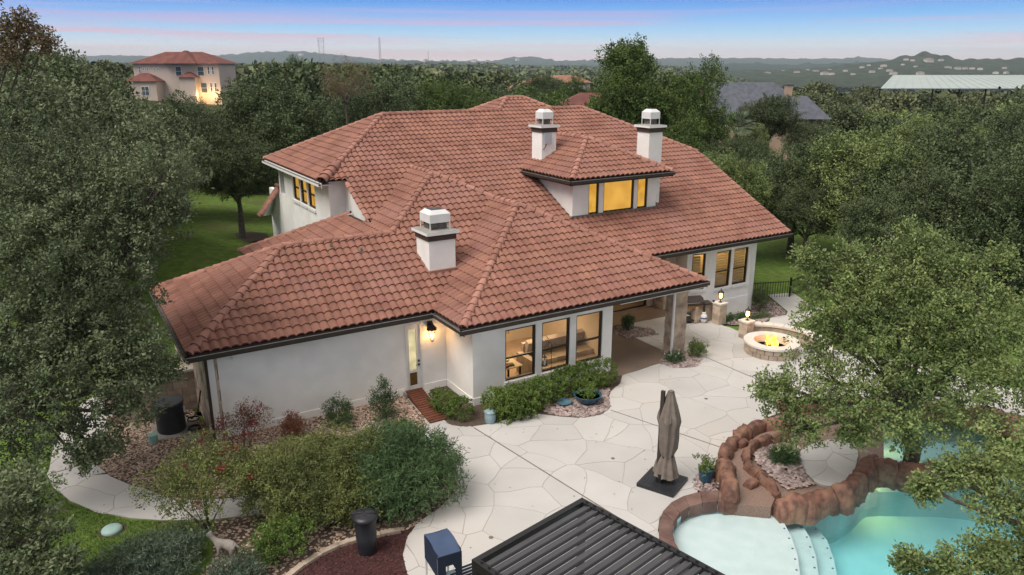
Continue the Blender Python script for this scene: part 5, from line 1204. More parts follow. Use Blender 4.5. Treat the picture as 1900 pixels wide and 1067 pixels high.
def tree_proto(key, rx, rz, cz, nl, dens, per, tw, lw, ll, seed, rad=.2, leaf=L_oak, spread=.35, lr=(.30, .46)):
    lobes = make_lobes(rx, rz, cz, nl, seed, lr); P, D = blob_clusters(lobes, dens)
    me = leaves_mesh('crown', P, D, per, tw, lw, ll, spread); me.materials.append(leaf)
    tr = limbs(lobes, cz - rz * .75, rad, seed); tm_ = tr.mesh('trunk'); tm_.materials.append(M_bark)
    TREES[key] = (me, tm_, rx, rz, cz); print(key, len(P) * per)
tree_proto('near1', 3.3, 2.6, 4.0, 16, 9.5, 34, .42, .042, .085, 3, .22)
tree_proto('near2', 3.4, 2.5, 4.2, 15, 8.5, 34, .42, .045, .09, 5, .22)
tree_proto('mid1', 3.4, 2.7, 4.2, 13, 7.5, 30, .38, .075, .135, 8, .2)
tree_proto('mid2', 3.2, 3.2, 4.6, 15, 7.2, 30, .38, .075, .135, 9, .2)
tree_proto('tall', 3.0, 4.3, 6.0, 20, 9.0, 32, .38, .075, .135, 10, .24)
tree_proto('far1', 3.4, 2.5, 3.6, 9, 2.0, 16, .8, .24, .38, 12, .2)
tree_proto('far2', 3.3, 3.0, 4.0, 10, 2.0, 16, .8, .24, .38, 13, .2)
def crown_variant(me, leaf):
    key = me.name + leaf.name
    if key in MATS: return MATS[key]
    m = me.copy(); m.materials.clear(); m.materials.append(leaf); MATS[key] = m; return m
def tree(key, c, r, leaf, label, group=None, name='oak_tree', rz=None, sz=1.0, ground_z=None):
    "c: crown centre in the world, r: crown radius"
    me, tm_, rx, rzz, cz = TREES[key]; s = r / rx; c = Vector(c)
    e = empty(name, (c.x, c.y, c.z - cz * s * sz), label, 'tree', group, rz if rz is not None else random.uniform(0, 6.28)); e.scale = (s, s, s * sz)
    link('crown', crown_variant(me, leaf), None, e); link('trunk', tm_, None, e); return e
# individual trees of note
tree_proto('sparse', 2.6, 2.4, 4.0, 12, 1.5, 22, .5, .05, .09, 31, .12)
tree_proto('far3', 3.4, 2.7, 3.8, 8, .75, 9, 1.0, .5, .7, 14, .2)
def tree_from(lobes_px, leaf, label, base_px, seed, dens=9.5, per=30, tw=.30, lw=.052, ll=.10, rad=.2, limbn=14, name='oak_tree'):
    "lobes given as sight-line positions with real distances and radii"
    C = [(OD(x, y, d), r) for x, y, d, r in lobes_px]; b = OD(*base_px); org = Vector((b.x, b.y, gz(b.x, b.y)))
    lobes = [((c.x - org.x, c.y - org.y, c.z - org.z), (r, r, r * .82)) for c, r in C]
    P, D = blob_clusters(lobes, dens); me = leaves_mesh('crown', P, D, per, tw, lw, ll); e = empty(name, org, label, 'tree'); link('crown', me, leaf, e)
    r_ = random.Random(seed); t = MB(); mean = sum((Vector(l[0]) for l in lobes), Vector()) / len(lobes); fork = Vector((mean.x * .25, mean.y * .25, max(1.2, mean.z * .45)))
    t.tube([(0, 0, -.6), (0, 0, .3), fork * .6, fork], [rad * 1.3, rad * 1.05, rad * .85, rad * .75], 10)
    for (c, rr_) in lobes:
        c = Vector(c); m1 = fork.lerp(c, .45) + Vector((r_.uniform(-.25, .25), r_.uniform(-.25, .25), r_.uniform(-.3, .2)))
        t.tube([fork, m1, fork.lerp(c, .8), c], [rad * .5, rad * .32, rad * .18, rad * .08], 6)
        for _ in range(6):
            q = c + Vector((r_.uniform(-1, 1), r_.uniform(-1, 1), r_.uniform(-.7, 1))) * rr_[0] * .9; t.tube([fork.lerp(c, .75), c.lerp(q, .4) + Vector((0, 0, .05)), q], [rad * .13, rad * .08, rad * .03], 5)
    t.build('trunk', M_bark, e); print(label[:30], len(P) * per); return e
tree_from([(1655, 560, 19.5, 1.75), (1585, 560, 19.3, 1.15), (1745, 575, 19, 1.6), (1545, 625, 19, .95), (1640, 660, 18.5, 1.5), (1800, 640, 18.3, 1.5), (1520, 700, 18.2, .8), (1465, 745, 18.1, .62), (1425, 720, 18, .28), (1550, 765, 17.6, .8),
           (1640, 750, 17.5, 1.1), (1740, 725, 17.3, 1.1), (1850, 735, 17, 1.3), (1770, 510, 19.6, 1.1), (1690, 480, 20, .95), (1590, 490, 19.8, .7), (1540, 520, 19.6, .5), (1850, 590, 19, .9), (1480, 800, 17.8, .45), (1590, 805, 17.3, .35), (1690, 800, 17, .45), (1500, 480, 19.9, .22), (1860, 480, 20, .3)],
          L_oakg, 'leafy yellow-green live oak overhanging the pool and fire pit on the right', (1700, 800, 19.5), 41, dens=11)
tree_from([(1900, 860, 14.5, .85), (1815, 860, 14.6, .36), (1930, 960, 13.5, .9), (1850, 935, 13.8, .42), (1765, 880, 14.4, .2), (1890, 1045, 12.8, .6), (1820, 1030, 13, .3), (1755, 1062, 12.7, .18), (1715, 905, 14.2, .08), (1690, 1045, 12.9, .06), (1950, 1060, 12.5, 1.0), (1850, 1100, 12.3, .7)],
          L_oakg, 'closest oak at the lower right corner with twigs reaching over the water', (2080, 1000, 13.5), 42, dens=13, per=30)
tree_from([(60, 330, 20.5, 1.9), (180, 360, 20, 1.7), (260, 350, 19.5, 1.1), (315, 320, 19.5, .55), (255, 440, 19, .8), (315, 395, 19.2, .32), (90, 470, 19, 2.1), (180, 500, 18.6, 1.35), (130, 600, 18, 1.9), (200, 590, 18, .95), (258, 655, 17.7, .6), (300, 690, 17.6, .3), (240, 700, 17.3, .8), (225, 640, 17.5, .8), (20, 600, 18, 2.0), (180, 700, 17.3, 1.35), (60, 740, 17, 1.5), (235, 765, 17.1, .62), (200, 830, 16.9, .38), (130, 800, 16.7, .6), (160, 850, 16.6, .22), (20, 830, 16.5, .8)],
          L_oak, 'large grey-green live oak covering the left corner of the garage', (-60, 780, 18.5), 43, dens=12.5)
tree_from([(10, 960, 13.2, .75), (50, 910, 13.6, .42), (-20, 1050, 12.8, 1.1), (60, 1000, 13, .35), (40, 1060, 12.6, .5), (110, 1060, 12.6, .22)], L_oak, 'nearest oak foliage at the lower left corner over the lawn', (-160, 1000, 13.2), 44, dens=13, per=30)
tree_from([(-40, 45, 20, .7), (12, 62, 20, .35), (40, 42, 20, .16), (58, 75, 20, .16), (15, 100, 20, .35), (85, 78, 20, .06), (-50, 110, 20, .8)], L_twig, 'sparse rust-tinted treetop against the sky at the upper left corner', (-250, 200, 21), 45, dens=8, per=14, tw=.3, rad=.07)
tree('mid1', OD(60, 300, 29), 4.6, L_oak, 'broad live oak just behind the nearest left oak', rz=1.9)
tree('mid2', OD(205, 275, 36), 4.0, L_oak, 'grey-green oak standing in front of the pink house', rz=.3)
tree('mid1', OD(-10, 250, 34), 5.0, L_mid, 'tall oak reaching the skyline at the far left', rz=.9)
tree('mid1', OD(95, 165, 55), 3.0, L_mid, 'rounded oak on the skyline left of the pink house', rz=.9)
tree('mid2', OD(330, 262, 50), 3.2, L_mid, 'oak standing before the pink house garden', rz=2.9)
tree('mid2', OD(436, 300, 44), 2.6, L_dark, 'single oak with a bare pale trunk standing on the rear lawn', rz=.5)
tree('mid1', OD(500, 240, 54), 4.4, L_mid, 'wide grey oak beyond the left wing roof', rz=.5)
tree('tall', OD(1185, 218, 62), 4.3, L_bright, 'tallest dark green tree rising behind the roof against the sky', rz=1.2, sz=1.1)
tree('mid2', OD(1140, 215, 60), 2.9, L_bright, 'left shoulder of the tall dark green tree clump', rz=2.2, sz=1.1)
tree('mid2', OD(1275, 200, 61), 3.3, L_bright, 'right shoulder of the tall dark green tree clump', rz=3.7, sz=1.2)
tree('mid2', OD(1245, 285, 56), 3.0, L_bright, 'bright green tree just behind the rightmost chimney', rz=4.0)
tree('mid1', OD(1428, 222, 88), 3.5, L_dark, 'round dark tree between the two slate roof slopes', rz=4.0)
tree('mid1', OD(1500, 262, 95), 3.0, L_mid, 'small oak in front of the slate house below its chimney', rz=1.0)
tree('mid2', OD(1385, 275, 80), 2.6, L_oakg, 'pale leafy tree below the fan palm', rz=3.0)
tree('mid1', OD(1345, 345, 47), 2.6, L_oakg, 'pale green tree at the right roof edge of the villa', rz=2.0)
tree('mid2', OD(1480, 330, 50), 3.4, L_mid, 'oak behind the right corner of the villa', rz=3.3)
tree('mid1', OD(1610, 345, 46), 4.2, L_oakg, 'broad pale oak at the right beyond the fence', rz=.7)
tree('mid1', OD(1500, 395, 46), 2.3, L_dark, 'dark bushy oak close behind the right corner of the villa', rz=2.9)
tree('mid2', OD(1770, 360, 42), 4.6, L_mid, 'large oak at the right edge behind the pool oak', rz=5.1)
tree('mid2', OD(1900, 400, 36), 3.8, L_mid, 'oak reaching in from the right edge above the side lawn', rz=1.6)
tree('mid1', OD(1690, 420, 40), 2.8, L_dark, 'dark oak standing behind the side lawn', rz=2.6)
tree('mid2', OD(560, 138, 150), 3.6, L_bright, 'round bright green tree on the skyline right of the pink house', rz=1.6)
tree('sparse', OD(640, 150, 62), 2.0, L_twig, 'reddish bare-topped tree breaking the skyline left of the roof', rz=1.6)
tree('mid1', OD(1010, 172, 140), 4.2, L_mid, 'oak hiding the left part of the distant red roof house', rz=1.3)
tree('mid2', OD(1065, 178, 130), 3.6, L_bright, 'greener oak hiding the right part of the distant red roof house', rz=2.3)
tree('mid1', OD(830, 205, 70), 3.4, L_bright, 'brighter green tree just above the left end of the main ridge', rz=1.1)
# ---- wood filling the middle distance
def sky_limit(px):
    xs = [-200, 0, 110, 200, 255, 430, 470, 520, 640, 700, 780, 900, 1000, 1090, 1340, 1400, 1500, 1560, 1630, 1640, 2100]; ys = [80, 88, 100, 118, 175, 175, 122, 120, 122, 124, 122, 126, 130, 135, 150, 150, 138, 152, 162, 172, 172]
    return float(np.interp(px, xs, ys))
def w0_(r, d): return r / d * 1460
groups = {'left': ('grey-green oaks of the wood left of the villa', 'grey-green live oak in the wood left of the villa roof'), 'mid': ('oaks of the wood behind the villa roof', 'dark olive oak in the wood beyond the villa ridge'), 'right': ('oaks of the wood right of the villa', 'mid-green oak in the dense wood right of the villa')}
cnt = 0; rnd = random.Random(5); FAR3 = []
dep = 40.0
while dep < 330:
    sp = 6.6 + (dep - 40) * .035; half = dep * .70 + 8; lat = -half + rnd.uniform(0, sp)
    while lat < half:
        l = lat + rnd.uniform(-.4, .4) * sp; d = dep + rnd.uniform(-.4, .4) * sp; lat += sp
        p = LD(l, d); g = gz(p.x, p.y); r = rnd.choice([2.4, 3.0, 3.4, 3.9, 4.6]) * rnd.uniform(.9, 1.12); px, py = PX((p.x, p.y, g + r * 2.0)); pxb, pyb = PX((p.x, p.y, g))
        if 5 < p.x < 36 and 18 < p.y < 45: continue                       # the villa
        w = r / d * 1460
        if d < 56 and px + w0_(r, d) > 300 and px < 560: continue                      # rear lawn
        if d < 62 and px > 1380 and py > 150 and pyb > 400 and px < 1640: continue
        if d < 150 and px + w > 250 and px - w < 440 and py < 176: continue   # pink house stays in view
        if 140 < d < 175 and -90 < l < -48 and px < 470: continue
        if d < 118 and px + w > 1325 and px - w < 1400 and py < 232: continue
        if d < 118 and px + w > 1470 and px - w < 1560 and py < 222: continue
        if 100 < d < 140 and 1280 < px < 1570: continue
        if d < 235 and px > 1600 and py < 166: continue
        if 195 < d < 260 and px > 1600: continue
        if d < 60 and 500 < px < 1460 and pyb > 330: continue
        if d < 210 and 925 < px < 1100 and py < 152: continue
        if 80 < d < 100 and 1010 < px < 1110: continue
        lim = sky_limit(px)
        if py < lim: r *= max(.5, 1 - (lim - py) / 60); py = PX((p.x, p.y, g + r * 2))[1]
        if py < lim - 4: continue
        key = ('mid1', 'mid2')[rnd.random() < .5] if d < 95 else ('far1', 'far2')[rnd.random() < .5]
        side = 'left' if px < 500 else ('mid' if px < 1300 else 'right')
        leaf = rnd.choice({'left': [L_oak, L_oak, L_mid], 'mid': [L_mid, L_oak, L_dark, L_mid, L_bright], 'right': [L_mid, L_dark, L_oakg, L_mid]}[side])
        me, tm_, rx, rzz, cz = TREES[key]; s = r / rx
        if d > 150: FAR3.append((p.x, p.y, g - .4, r)); continue
        tone = {L_oak.name: 'grey-green', L_mid.name: 'mid-green', L_dark.name: 'dark green', L_bright.name: 'bright green', L_oakg.name: 'yellow-green'}[leaf.name]
        size = 'small' if r < 3.2 else ('large' if r > 4.1 else 'middle-sized'); where = {'left': 'left of the villa roof', 'mid': 'behind the villa ridge', 'right': 'right of the villa'}[side]
        far_ = 'nearest rows of the wood' if d < 65 else ('middle of the wood' if d < 105 else 'farthest rows of the wood')
        tree(key, (p.x, p.y, g + (cz) * s - .4), r, leaf, '%s %s oak in the %s %s' % (size, tone, far_, where), groups[side][0], rz=rnd.uniform(0, 6.28)); cnt += 1
    dep += sp * .95
print('wood trees', cnt, len(FAR3))
def join_far():
    me = TREES['far3'][0]; rx = TREES['far3'][2]; co = np.empty(len(me.vertices) * 3, np.float32); me.vertices.foreach_get('co', co); co = co.reshape(-1, 3); out = []
    for x, y, z, r in FAR3:
        a = random.uniform(0, 6.28); c, s_ = math.cos(a), math.sin(a); k = r / rx; h = random.uniform(.85, 1.2)
        out.append(np.column_stack([(co[:, 0] * c - co[:, 1] * s_) * k + x, (co[:, 0] * s_ + co[:, 1] * c) * k + y, co[:, 2] * k * h + z]))
    V = np.concatenate(out); tag(link('hillside_wood', quick('hillside_wood', V, np.arange(len(V)).reshape(-1, 4)), L_farw), kind='stuff')
join_far()
# far woodland seen as one mass
def far_wood():
    n = 5200; d = RNG.uniform(0, 1, n) ** 1.4 * 2200 + 300; l = RNG.uniform(-.78, .78, n) * d; r = RNG.uniform(4, 7.5, n) * (1 + (d - 300) / 900)
    X = l * RIGHT.x + d * HEAD.x; Yy = l * RIGHT.y + d * HEAD.y; Z = np.array([gz(x, y) for x, y in zip(X, Yy)]); k = 34
    C = np.column_stack([X, Yy, Z + r * .25]); D = rnd_dirs(n * k); D[:, 2] = np.abs(D[:, 2]) * .9; P = np.repeat(C, k, 0) + D * np.repeat(r, k)[:, None] * np.array([1, 1, .8])
    nr = D + RNG.normal(size=D.shape) * .5; nr /= np.linalg.norm(nr, axis=1, keepdims=True); a = np.cross(nr, RNG.normal(size=D.shape)); a /= np.linalg.norm(a, axis=1, keepdims=True); b = np.cross(nr, a); s = (np.repeat(r, k) * .26)[:, None]
    V = np.stack([P - a * s, P + b * s * .8, P + a * s, P - b * s * .8], 1).reshape(-1, 3)
    me = quick('distant_wood', V, np.arange(n * k * 4).reshape(-1, 4)); tag(link('distant_wood', me, L_farw), kind='stuff')
far_wood()
# ---- shrubs
def shrub(name, label, c, rad, leaf, dens=30, per=16, tw=.16, lw=.03, ll=.05, lobes=None, cat='shrub', group=None, seed=1, up=.5, spread=.35, stems=True, shell=(.75, 1.02), clump=True):
    c = Vector(c); e = empty(name, c, label, cat, group)
    if lobes is None:
        r_ = random.Random(seed); lobes = [((0, 0, rad[2] * .9), (rad[0] * .8, rad[1] * .8, rad[2] * .85))] + [((rad[0] * .55 * math.cos(a), rad[1] * .55 * math.sin(a), rad[2] * r_.uniform(.6, 1.15)), (rad[0] * .42, rad[1] * .42, rad[2] * .5)) for a in [k * 1.05 + r_.uniform(-.3, .3) for k in range(6)]]
    P, D = blob_clusters(lobes, dens, shell, zmin=.02, clump=clump); me = leaves_mesh('foliage', P, D, per, tw, lw, ll, spread, up); link('foliage', me, leaf, e)
    if stems:
        b = MB(); r_ = random.Random(seed)
        for k in range(9):
            q = r_.choice(lobes)[0]; b.tube([(r_.uniform(-.06, .06), r_.uniform(-.06, .06), 0), (q[0] * .5, q[1] * .5, q[2] * .5), (q[0], q[1], q[2])], [.022, .014, .006], 5)
        b.build('stem', M_bark, e)
    return e
def L2(pts, org, rad):   # lobes from world positions
    return [((p[0] - org[0], p[1] - org[1], p[2]), rad if not hasattr(p, 'r') else p.r) for p in pts]
# hedges
def hedge(name, label, px, w, h, leaf, seed, **kw):
    pts = resample(smooth_poly([OZ(x, y, h * .5) for x, y in px], 1, False), .45); o = pts[len(pts) // 2]; r_ = random.Random(seed); lobes = []
    for p in pts: lobes.append(((p.x - o.x + r_.uniform(-.08, .08), p.y - o.y + r_.uniform(-.08, .08), h * .5 + r_.uniform(-.04, .04)), (w * r_.uniform(.48, .6), w * r_.uniform(.48, .6), h * r_.uniform(.5, .58))))
    return shrub(name, label, (o.x, o.y, 0), None, leaf, lobes=lobes, seed=seed, cat='hedge', clump=False, **kw)
hedge('hedge', 'clipped green hedge below the three bay windows', [(925, 748), (960, 738), (1010, 723), (1060, 707), (1110, 694), (1137, 686)], .86, .92, L_box, 1, dens=62, per=22, tw=.09, lw=.035, ll=.055)
hedge('hedge', 'wider front part of the hedge beside the ceramic drum', [(930, 758), (955, 752), (985, 744)], .85, .85, L_box, 2, dens=62, per=22, tw=.09, lw=.035, ll=.055)
hedge('hedge', 'yellowish green low hedge between the ramp and the bay corner', [(822, 742), (838, 753), (862, 764)], .82, .62, L_box, 3, dens=62, per=22, tw=.09, lw=.035, ll=.055)
shrub('juniper_shrub', 'big spreading olive green juniper in the centre of the island bed', OZ(585, 935), (1.85, 1.6, .95), L_jun, 60, 24, .2, .024, .085, seed=4, up=.8)
shrub('juniper_shrub', 'darker juniper behind the rubbish bin', OZ(640, 965), (1.1, 1.0, .75), L_jun, 55, 22, .2, .024, .085, seed=5)
shrub('oleander', 'tall dark green oleander with upright narrow leaves at the patio edge', OZ(765, 925), (1.4, 1.3, .95), L_ole, 50, 20, .32, .022, .14, seed=6, up=.2, spread=.22)
shrub('oleander', 'rear oleander bush beside the small gravel bed tip', OZ(720, 880), (1.1, 1.0, .8), L_ole, 50, 20, .32, .022, .14, seed=7, up=.2, spread=.22)
shrub('oleander', 'lighter green oleander clump nearest the bin', OZ(715, 950), (.9, .85, .68), L_ole, 50, 20, .3, .02, .14, seed=27, up=.2, spread=.22)
shrub('round_bush', 'round glossy green bush in front of the juniper left of the bin', OZ(522, 1030), (.75, .72, .5), L_box, 46, 18, .13, .035, .06, seed=8)
shrub('crape_myrtle', 'loose crape myrtle with sparse leaves and pink-red blooms by the curved path', OZ(385, 985), None, L_jun, 34, 18, .22, .035, .06, lobes=[((0, 0, 1.5), (.95, .95, .65)), ((-.8, .3, 1.25), (.55, .55, .4)), ((.8, -.1, 1.35), (.7, .6, .5)), ((.2, .7, 1.7), (.6, .6, .5)), ((-.3, -.6, 1.1), (.5, .5, .4)), ((1.3, .3, 1.2), (.5, .5, .4))], seed=9, cat='tree')
shrub('crape_myrtle', 'reddish flowering crape myrtle against the white garage wall', OZ(455, 850), None, L_rust, 40, 15, .2, .03, .055, lobes=[((0, 0, .9), (.5, .4, .45)), ((-.5, .1, 1.0), (.35, .3, .35)), ((.45, 0, 1.05), (.3, .3, .45)), ((.1, 0, 1.4), (.2, .2, .3))], seed=10, cat='tree')
fl = [(-.3, .2, 1.75), (.5, -.2, 1.6), (.9, .6, 1.7), (-.2, -.7, 1.3), (1.1, -.3, 1.35), (.2, 1.0, 1.9), (.7, .9, 1.6)]
mcm = OZ(385, 985)
for k, (x, y, z) in enumerate(fl):
    P = np.array([[mcm.x + x, mcm.y + y, z]]) + RNG.normal(size=(7, 3)) * .06; me = leaves_mesh('bloom', P, rnd_dirs(7), 20, .10, .035, .045); o = link('bloom', me, L_red); par = bpy.data.objects.get('crape_myrtle'); o.parent = par; o.location = -par.location
for k, (x, y, z) in enumerate([(-.5, 0, 1.3), (.45, 0, 1.45), (.3, -.2, 1.1), (-.9, .1, 1.0), (0, -.3, 1.0)]):
    b = OZ(455, 850); P = np.array([[b.x + x, b.y + y, z]]) + RNG.normal(size=(6, 3)) * .06; me = leaves_mesh('bloom', P, rnd_dirs(6), 18, .09, .035, .045); o = link('bloom', me, L_red); par = bpy.data.objects.get('crape_myrtle.001'); o.parent = par; o.location = -par.location
def upright(name, label, px, h, w, leaf, seed, leaf2=None):
    p = OZ(*px); lobes = []; r_ = random.Random(seed)
    for k in range(int(h / .22)): t = k * .22 / h; lobes.append(((r_.uniform(-.07, .07), r_.uniform(-.07, .07), .18 + k * .22), (w * (1 - .75 * t) * r_.uniform(.8, 1.1), w * (1 - .75 * t) * r_.uniform(.8, 1.1), .2)))
    for k in range(4): a = r_.uniform(0, 6.28); lobes.append(((w * .9 * math.cos(a), w * .9 * math.sin(a), h * r_.uniform(.3, .55)), (.13, .13, .28)))
    return shrub(name, label, p, None, leaf, 70, 12, .12, .025, .05, lobes=lobes, seed=seed, cat='shrub')
upright('yew_shrub', 'tall upright dark shrub against the wall left of the ramp', (715, 778), 1.45, .36, L_ole, 11)
upright('yew_shrub', 'second upright dark shrub against the middle of the white wall', (628, 792), 1.05, .42, L_ole, 12)
upright('rust_shrub', 'small rust-brown dying shrub against the white wall', (541, 812), .8, .28, L_rust, 13)
shrub('low_shrub', 'small round dark green shrub at the tip of the gravel bed', OZ(748, 800), (.25, .25, .2), L_box, 90, 12, .08, .025, .04, seed=14)
shrub('grey_shrub', 'sprawling grey-green shrub at the bottom edge left of the statue', OZ(300, 1062), (1.0, .8, .42), L_blue, 50, 18, .26, .02, .12, seed=15, up=.2, spread=.22)
shrub('grey_shrub', 'low grey-green shrub in the lower left lawn corner', OZ(190, 1090), (.8, .6, .3), L_blue, 34, 14, .24, .02, .12, seed=16, up=.2)
shrub('grey_shrub', 'grey-green clump in front of the animal statue', OZ(440, 1085), (.55, .5, .3), L_blue, 40, 14, .24, .02, .12, seed=17, up=.2)
shrub('boxwood', 'round boxwood bush beside the porch column', (20.45, 19.75, 0), (.36, .36, .42), L_box, 90, 14, .09, .025, .04, seed=18)
shrub('flowering_shrub', 'white flowering low shrub at the foot of the porch column', (19.4, 19.85, 0), (.42, .36, .24), L_ole, 60, 12, .1, .025, .04, seed=19)
P, D = blob_clusters([((0, 0, .24), (.42, .36, .26))], 30, zmin=.1); o = link('blossoms', leaves_mesh('blossoms', P, D, 5, .04, .03, .035), L_white, bpy.data.objects['flowering_shrub'])
shrub('boxwood', 'small dark boxwood inside the covered porch', (20.1, 23.5, 0), (.27, .27, .42), L_ole, 90, 14, .09, .025, .04, seed=20)
stones('porch_pocket_gravel', [(19.4, 22.7), (20.9, 22.4), (21.1, 23.2), (20.3, 24.1), (19.3, 23.8)], 260, .06, M_river, .03)
stones('column_bed_gravel', PXP([(1222, 675), (1250, 684), (1290, 682), (1304, 670), (1296, 658), (1260, 652), (1232, 660)]), 320, .06, M_river, .02)
shrub('low_shrub', 'dark green shrub below the right windows behind the grill pillar', (25.1, 22.6, gz(25.1, 22.6)), (.42, .36, .24), L_ole, 50, 12, .1, .03, .05, seed=21)
shrub('low_shrub', 'second dark shrub below the right windows near the house corner', (26.6, 22.9, gz(26.6, 22.9)), (.45, .36, .26), L_ole, 50, 12, .1, .03, .05, seed=22)
shrub('low_shrub', 'shrub behind the fire pit lantern', (27.6, 22.7, gz(27.6, 22.7)), (.45, .4, .3), L_mid, 50, 12, .1, .03, .05, seed=23)
shrub('low_shrub', 'tall leafy shrub at the right corner of the villa', (29.7, 24.6, gz(29.7, 24.6)), (.4, .4, .8), L_dark, 40, 12, .14, .03, .06, seed=24)
shrub('grass_clump', 'dark green strappy plant among the river stones of the pool island', OZ(1453, 858), (.28, .28, .2), L_ole, 60, 14, .22, .012, .2, seed=25, up=.1, spread=.15)
shrub('low_shrub', 'round grey shrub in a soil ring on the rear lawn', LD(-12.4, 44.0, gz(*LD(-12.4, 44.0)[:2])), (.9, .9, .6), L_mid, 10, 12, .25, .06, .1, seed=26)
lp = link('leaves', leaves_mesh('leaves', *blob_clusters([((0, 0, .52), (.2, .2, .18))], 130, zmin=.3), 10, .13, .035, .08), L_box, pp)
lp = link('leaves', leaves_mesh('leaves', *blob_clusters([((0, 0, .34), (.3, .3, .14)), ((.15, .05, .42), (.15, .15, .14))], 90, zmin=.2), 12, .09, .02, .05), L_box, pb2)
pc = RNG.normal(size=(9, 3)) * .09 + np.array([0, 0, .62]); link('blossoms', leaves_mesh('blossoms', pc, rnd_dirs(9), 6, .04, .03, .04), L_rust, pp)
# soil rings round trees on rear lawn
for (lt, dp_, lab) in ((-16.2, 44.3, 'bare soil ring around the pale trunk on the rear lawn'), (-12.4, 44.0, 'bare soil ring round the grey shrub on the rear lawn')):
    p = LD(lt, dp_); MB().lathe([(1.5, 0), (.01, .03)], 24, (p.x, p.y, gz(p.x, p.y) + .03)).build('soil_ring', M_soil); tag(bpy.data.objects[[o.name for o in bpy.data.objects if o.name.startswith('soil_ring')][-1]], lab, 'soil')
# grass blades on the near lawn
def grass():
    poly = PXP([(20, 860), (95, 840), (88, 885), (130, 935), (240, 966), (392, 970), (380, 1100), (-40, 1200), (-60, 900)]); xs = [p[0] for p in poly]; ys = [p[1] for p in poly]; n = 60000
    P = np.column_stack([RNG.uniform(min(xs), max(xs), n), RNG.uniform(min(ys), max(ys), n)]); P = np.array([p for p in P if inside(p, poly)]); n = len(P); a = RNG.uniform(0, 6.28, n); h = RNG.uniform(.025, .06, n); w = .008
    dx, dy = np.cos(a) * w, np.sin(a) * w; lx, ly = RNG.normal(0, .02, n), RNG.normal(0, .02, n); z = np.zeros(n)
    V = np.stack([np.column_stack([P[:, 0] - dx, P[:, 1] - dy, z]), np.column_stack([P[:, 0] + dx, P[:, 1] + dy, z]), np.column_stack([P[:, 0] + lx, P[:, 1] + ly, h])], 1).reshape(-1, 3)
    tag(link('grass', quick('grass', V, np.arange(n * 3).reshape(-1, 3)), mat('grass_blade', (.11, .18, .036), (.065, .115, .024), 1.5, .8, isl=.3, trans=.2)), kind='stuff')
grass()
# ------------------------------------------------------------------ neighbours
RZH = AZ - math.pi / 2
def hip(b, x0, y0, x1, y1, z, rise, m=None, over=.6):
    x0 -= over; y0 -= over; x1 += over; y1 += over; w, d = x1 - x0, y1 - y0; k = min(w, d) / 2
    if w > d: r = [((x0 + k), (y0 + y1) / 2), ((x1 - k), (y0 + y1) / 2)]
    else: r = [((x0 + x1) / 2, y0 + k), ((x0 + x1) / 2, y1 - k)]
    v = [(x0, y0, z), (x1, y0, z), (x1, y1, z), (x0, y1, z), (*r[0], z + rise), (*r[1], z + rise)]
    f = [(0, 1, 5, 4), (2, 3, 4, 5), (1, 2, 5), (3, 0, 4)] if w > d else [(0, 1, 4), (1, 2, 5, 4), (2, 3, 5), (3, 0, 4, 5)]
    b.add(v, f + [(3, 2, 1, 0)]); return b
def win(par, x0, x1, z0, z1, y, m=None):
    f = MB().box((x0, y - .05, z0), (x1, y + .05, z1)).build('window', M_sill, par)
    n = 2 if x1 - x0 > 1.3 else 1; w = (x1 - x0 - .1 * (n + 1)) / n
    for i in range(n):
        for (a, b) in ((z0 + .1, (z0 + z1) / 2 - .04), ((z0 + z1) / 2 + .04, z1 - .1)): MB().box((x0 + .1 + i * (w + .1), y - .08, a), (x0 + .1 + i * (w + .1) + w, y - .06, b)).build('pane', m or mat('far_pane', (.10, .13, .17), (.07, .09, .12), 2, .2), f)
p = LD((324 - 950) / 1460 * 150, 150); ph = empty('pink_house', (p.x, p.y, 4.7), 'two-storey pink stucco house with dark red hip roof far left', 'house', rz=RZH)
MB().box((-8, 0, -3), (8.3, 9, 6.3)).build('wall', M_pinkwall, ph); MB().box((-8.2, -3.2, -3), (-2.6, 0, 3.1)).build('wall', M_pinkwall, ph); MB().box((1.2, -1.6, -3), (4.2, 0, 3.8)).build('wall', M_pinkwall, ph)
hip(MB(), -8, 0, 8.3, 9, 6.3, 2.2).build('roof', M_roofred, ph); hip(MB(), -1.2, -.8, 4.0, 6, 6.32, 2.4).build('roof', M_roofred, ph); hip(MB(), -8.2, -3.2, -2.6, 1.2, 3.1, 1.5, over=.4).build('roof', M_roofred, ph); hip(MB(), 1.2, -1.6, 4.2, 1, 3.8, 1.0, over=.4).build('roof', M_roofred, ph)
for x0, x1, z0, z1, y in ((4.2, 5.5, 4.0, 5.8, 0), (6.1, 6.6, 4.3, 5.8, 0), (6.9, 7.4, 4.3, 5.8, 0), (.0, 1.2, 4.0, 5.8, 0), (-6.2, -5.8, 5.0, 5.6, 0), (-5.5, -5.1, 5.0, 5.6, 0), (-4.2, -3.8, 5, 5.6, 0), (-3.5, -3.1, 5, 5.6, 0), (-7.0, -6.6, 4.5, 5.9, 0), (4.5, 5.8, .8, 2.8, 0), (6.3, 6.8, 1, 2.8, 0), (7.1, 7.6, 1, 2.8, 0), (-5.5, -4.0, .5, 2.2, -3.2)): win(ph, x0, x1, z0, z1, y)
q = ph.matrix_world; 
for dx, dy in ((4.6, -1.6), (6.9, -1.2)):
    o = plight((dx, dy, .5), 140, (1, .6, .25), .3); o.parent = ph
pd = MB().lathe([(3.5, 0), (.01, .05)], 30).build('garden_path', M_patio); pq = LD((425 - 950) / 1460 * 140, 138); pd.location = (pq.x, pq.y, gz(pq.x, pq.y) + .1); tag(pd, kind='structure')
